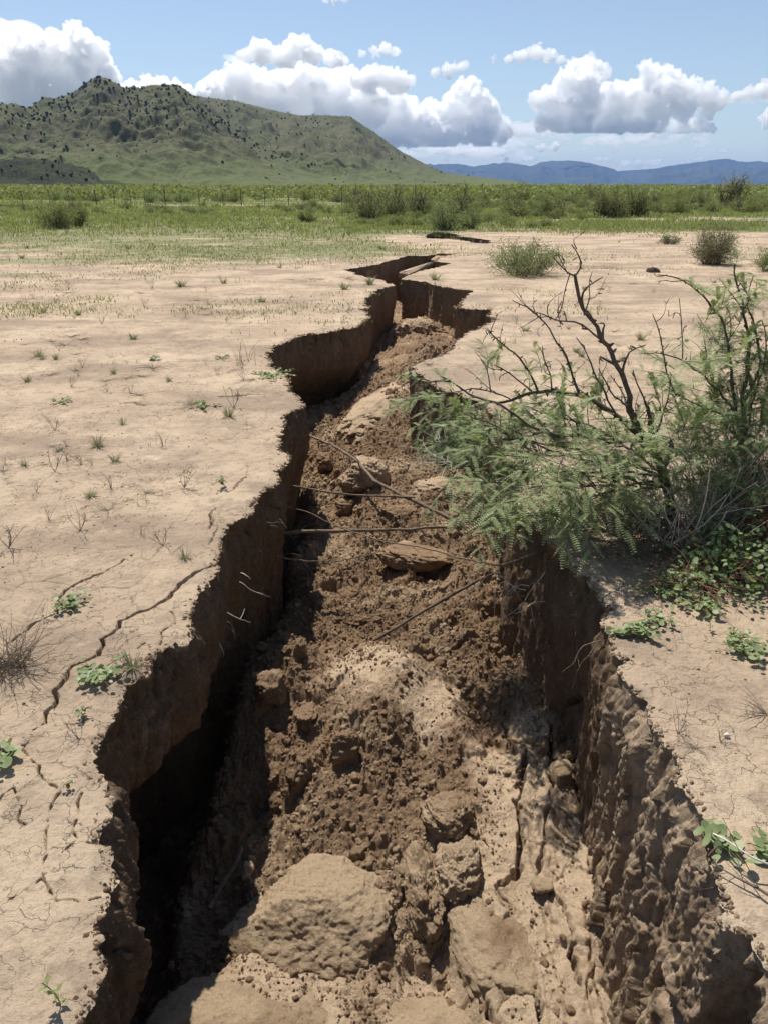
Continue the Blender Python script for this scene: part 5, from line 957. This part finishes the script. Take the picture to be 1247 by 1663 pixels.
# ------------------------------------------------------------ clouds
def m_cloud(name='cloud_vapour', dens=.018):
    m = bpy.data.materials.new(name); m.use_nodes = True; t = m.node_tree; t.nodes.clear(); o = t.nodes.new('ShaderNodeOutputMaterial'); v = t.nodes.new('ShaderNodeVolumePrincipled')
    v.inputs['Color'].default_value = (1, 1, 1, 1); v.inputs['Density'].default_value = dens; v.inputs['Anisotropy'].default_value = .68; t.links.new(v.outputs[0], o.inputs['Volume']); return m
MC = m_cloud(); MCT = m_cloud('thin_cloud_vapour', .0035)
def cloud(label, D, puffs, base_py, seed, vox=1., depth=1., group=None):
    rs = np.random.RandomState(seed); sp = []
    if len(puffs) > 9:
        xa = min(p[0] for p in puffs); xb = max(p[0] for p in puffs); puffs = puffs+[(x+rs.uniform(-6, 6), base_py-rs.uniform(5, 16), rs.uniform(9, 17)) for x in np.arange(xa+12, xb-8, 15)]
    pc = np.mean([p[0] for p in puffs]); c0 = PY(pc, base_py, D); k0 = c0[1]/ray(pc, base_py)[1]/F; base = c0[2]
    for a, b, rr in puffs:
        Yd = D+rs.uniform(-1, 1)*rr*k0*.8*depth; c = PY(a, b, Yd); Rr = rr*k0; sp.append((c, Rr))
        for j in range(26):
            u = rs.normal(size=3); u[2] = abs(u[2])*.8 if rs.rand() < .8 else u[2]; u /= np.linalg.norm(u); r1 = Rr*rs.uniform(.16, .4); c1 = c+u*Rr*rs.uniform(.75, .95); sp.append((c1, r1))
            for k in range(7):
                v = rs.normal(size=3)+u*.9; v /= np.linalg.norm(v); sp.append((c1+v*r1*.85, r1*rs.uniform(.25, .5)))
    v0, f0 = ico(2); mb = MB()
    for c, Rr in sp:
        v = v0*Rr*np.array([1, .5, .92])+c; v[:, 2] = np.where(v[:, 2] < base, base-(base-v[:, 2])*.08, v[:, 2])
        mb.add(v-c0, t=f0)
    o = mb.build('cloud', MC); o.location = c0; m = o.modifiers.new('remesh', 'REMESH'); m.mode = 'VOXEL'; m.voxel_size = k0*.7*vox; m.use_smooth_shade = True
    for sz, am in ((13, 7), (5, 4.5)):
        tx = bpy.data.textures.new('puff', 'CLOUDS'); tx.noise_scale = sz*k0; tx.noise_depth = 3; d = o.modifiers.new('puff', 'DISPLACE'); d.texture = tx; d.strength = am*k0; d.mid_level = .5; d.texture_coords = 'LOCAL'
    return tag(o, label, 'cloud', group)
cloud('tall white cumulus towering behind the left hill', 24000, [(-60, 110, 55), (0, 90, 38), (20, 125, 48), (50, 100, 40), (85, 90, 34), (85, 120, 45), (122, 52, 15), (120, 66, 20), (112, 88, 30), (140, 95, 32), (150, 125, 35), (176, 132, 20), (60, 155, 45), (0, 160, 50), (120, 160, 50), (170, 170, 40), (-60, 170, 50)], 235, 1)
cloud('low cloud top peeking between the two hill peaks', 24000, [(215, 145, 14), (240, 140, 15), (262, 138, 14), (285, 145, 14), (250, 160, 25), (300, 160, 20)], 200, 2)
cloud('broad bank of cumulus behind the right shoulder of the hill', 23000, [(340, 155, 22), (365, 140, 24), (390, 130, 24), (410, 145, 30), (440, 150, 34), (470, 145, 34), (500, 135, 28), (530, 150, 34), (565, 155, 34), (600, 170, 36), (640, 180, 34), (480, 180, 40), (550, 190, 40), (600, 200, 36), (650, 205, 30), (690, 205, 28)], 240, 3)
cloud('separate puffy cloud floating above the cloud bank', 21000, [(400, 92, 12), (425, 85, 20), (455, 92, 18), (485, 78, 20), (510, 88, 18), (540, 96, 15), (555, 100, 10), (470, 100, 14)], 110, 4)
cloud('flat bottomed puffy cloud over the right end of the bank', 21000, [(580, 132, 14), (605, 126, 18), (632, 128, 18), (655, 135, 16), (600, 140, 16), (640, 145, 16)], 153, 5)
cloud('cumulus tower standing over the foot of the hill slope', 24000, [(765, 142, 15), (750, 150, 17), (735, 175, 22), (700, 190, 24), (775, 165, 22), (790, 190, 24), (745, 200, 30), (810, 205, 18), (700, 215, 28), (780, 215, 24), (660, 200, 22), (820, 215, 12)], 238, 6)
cloud('large double topped cumulus right of centre', 22000, [(935, 115, 18), (955, 110, 18), (975, 120, 14), (920, 135, 20), (950, 140, 24), (890, 160, 20), (870, 165, 14), (910, 170, 26), (950, 175, 28), (985, 160, 24), (1010, 165, 26), (1050, 112, 14), (1060, 125, 18), (1085, 128, 18), (1050, 150, 26), (1085, 155, 26), (1115, 150, 22), (1145, 155, 20), (1165, 165, 16), (1020, 185, 24), (1070, 180, 24), (1110, 180, 20), (1150, 180, 14), (980, 190, 24), (900, 195, 18), (940, 200, 22), (1000, 205, 16), (880, 200, 14)], 216, 7)
cloud('small cloud drifting right of the double topped cumulus', 22000, [(1195, 158, 9), (1215, 152, 12), (1240, 148, 14), (1260, 152, 16)], 170, 8)
cloud('cloud scrap cut by the right edge', 22000, [(1238, 192, 9), (1250, 188, 12), (1244, 202, 8)], 210, 9)
cloud('small wedge shaped cloud above the cumulus tower', 20000, [(708, 119, 8), (725, 114, 9), (742, 110, 10), (752, 108, 8), (730, 122, 7)], 127, 10, .7)
cloud('ragged small cloud high above the centre right', 20000, [(802, 96, 5), (825, 98, 7), (845, 92, 11), (870, 86, 13), (890, 92, 11), (910, 97, 7)], 106, 11, .7)
cloud('thin small cloud right of the separate puffy cloud', 20000, [(590, 87, 6), (608, 84, 8), (625, 80, 10), (642, 86, 8)], 95, 12, .7)
cloud('cloud scrap at the top edge of the photo', 16000, [(528, 0, 6), (545, -3, 9), (560, -2, 7)], 7, 13, .7)
for i, (a, b, w, lb) in enumerate([(882, 243, 22, 'flat low cloud left of the gap over the mountains'), (905, 237, 12, 'tiny cloud beside the flat low cloud'), (975, 262, 16, 'small low cloud over the first mountain'), (1040, 268, 30, 'long low cloud sitting in the mountain saddle'), (1062, 222, 18, 'faint flat cloud below the double topped cumulus'), (1140, 240, 12, 'tiny round cloud over the right mountains'), (1175, 248, 14, 'small cloud touching the right mountain crest'), (1145, 222, 10, 'tiny faint cloud above the tiny round one'), (845, 262, 26, 'low pale cloud streak over left mountain'), (770, 250, 50, 'long low streak under the cumulus tower'), (1120, 262, 16, 'small cloud behind the right mountain')]):
    rs = np.random.RandomState(50+i); cloud(lb, 30000, [(a+w*u, b-2+rs.uniform(-2, 1), w*rs.uniform(.13, .28)) for u in np.linspace(-.85, .85, 7)], b+4, 70+i, .6)

def veil(label, px, py, D, w, h, dpt, seed):
    rs = np.random.RandomState(seed); c0 = PY(px, py, D); k0 = c0[1]/ray(px, py)[1]/F; v0, f0 = ico(2); mb = MB()
    for _ in range(70):
        p = rs.normal(size=3)*np.array([w*.42, dpt*.4, h*.36])*k0; mb.add(v0*rs.uniform(.18, .5)*h*k0*np.array([2.2, 2, .8])+p, t=f0)
    o = mb.build('cloud', MCT); o.location = c0; m = o.modifiers.new('remesh', 'REMESH'); m.mode = 'VOXEL'; m.voxel_size = k0*1.5
    tx = bpy.data.textures.new('puff', 'CLOUDS'); tx.noise_scale = 9*k0; tx.noise_depth = 4; d = o.modifiers.new('puff', 'DISPLACE'); d.texture = tx; d.strength = 7*k0; d.texture_coords = 'LOCAL'; return tag(o, label, 'cloud')
veil('faint veil of thin cloud below the right end of the cloud bank', 740, 244, 29000, 110, 14, 30, 1)
veil('faint veil trailing under the large double topped cumulus', 1010, 226, 26000, 120, 13, 30, 2)
veil('thin wisp joining the double topped cumulus to the right edge', 1195, 162, 23000, 60, 8, 20, 3)
veil('thin wisp left of the double topped cumulus', 860, 212, 25000, 50, 14, 20, 4)
veil('thin wisp above the gap between the hill and the cloud bank', 385, 94, 22000, 14, 8, 10, 5)
veil('faint wisp beside the cumulus tower at its right foot', 815, 232, 28000, 60, 10, 20, 6)
veil('faint grey veil at the top left corner beside the towering cumulus', 10, 62, 26000, 50, 26, 20, 7)
def shade_cloud(label, cx, cy, z, lx, ly, lz, seed):
    # a cloud overhead, above the top of the photo; it throws the dark patch at the foot of the hill
    rs = np.random.RandomState(seed); v0, f0 = ico(2); mb = MB(); c0 = np.array([cx, cy, z])
    for _ in range(150):
        p = rs.uniform(-1, 1, 3)*[lx, ly, lz]*(.5+.5*rs.rand()); p[2] = abs(p[2]); mb.add(v0*rs.uniform(.3, .8)*min(ly, lx)*[1.2, 1, .6]+p, t=f0)
    o = mb.build('cloud', MC); o.location = c0; m = o.modifiers.new('remesh', 'REMESH'); m.mode = 'VOXEL'; m.voxel_size = 14; return tag(o, label, 'cloud')
sh = 1500/math.tan(SUN_EL)
shade_cloud('small cloud overhead shading the foot of the left hill', -215+math.sin(SUN_AZ)*sh, 790+math.cos(SUN_AZ)*sh, 1500, 150, 34, 30, 1)
# ------------------------------------------------------------ haze
def haze():
    import bmesh
    M = bpy.data.materials.new('thin_air'); M.use_nodes = True; t = M.node_tree; t.nodes.clear(); o = t.nodes.new('ShaderNodeOutputMaterial'); v = t.nodes.new('ShaderNodeVolumePrincipled')
    v.inputs['Color'].default_value = (.25, .46, .97, 1); v.inputs['Density'].default_value = 3.0e-5; v.inputs['Anisotropy'].default_value = .0; t.links.new(v.outputs[0], o.inputs['Volume'])
    x, y0, y1, z0, z1 = 20000, -300, 27500, -30, 760
    V = [(-x, y0, z0), (x, y0, z0), (x, y1, z0), (-x, y1, z0), (-x, y0, z1), (x, y0, z1), (x, y1, z1), (-x, y1, z1)]
    h = mesh_np('haze', V, np.array([[0, 3, 2, 1], [4, 5, 6, 7], [0, 1, 5, 4], [1, 2, 6, 5], [2, 3, 7, 6], [3, 0, 4, 7]]), M, False); tag(h, kind='stuff')
HAZE = True
if HAZE: haze()
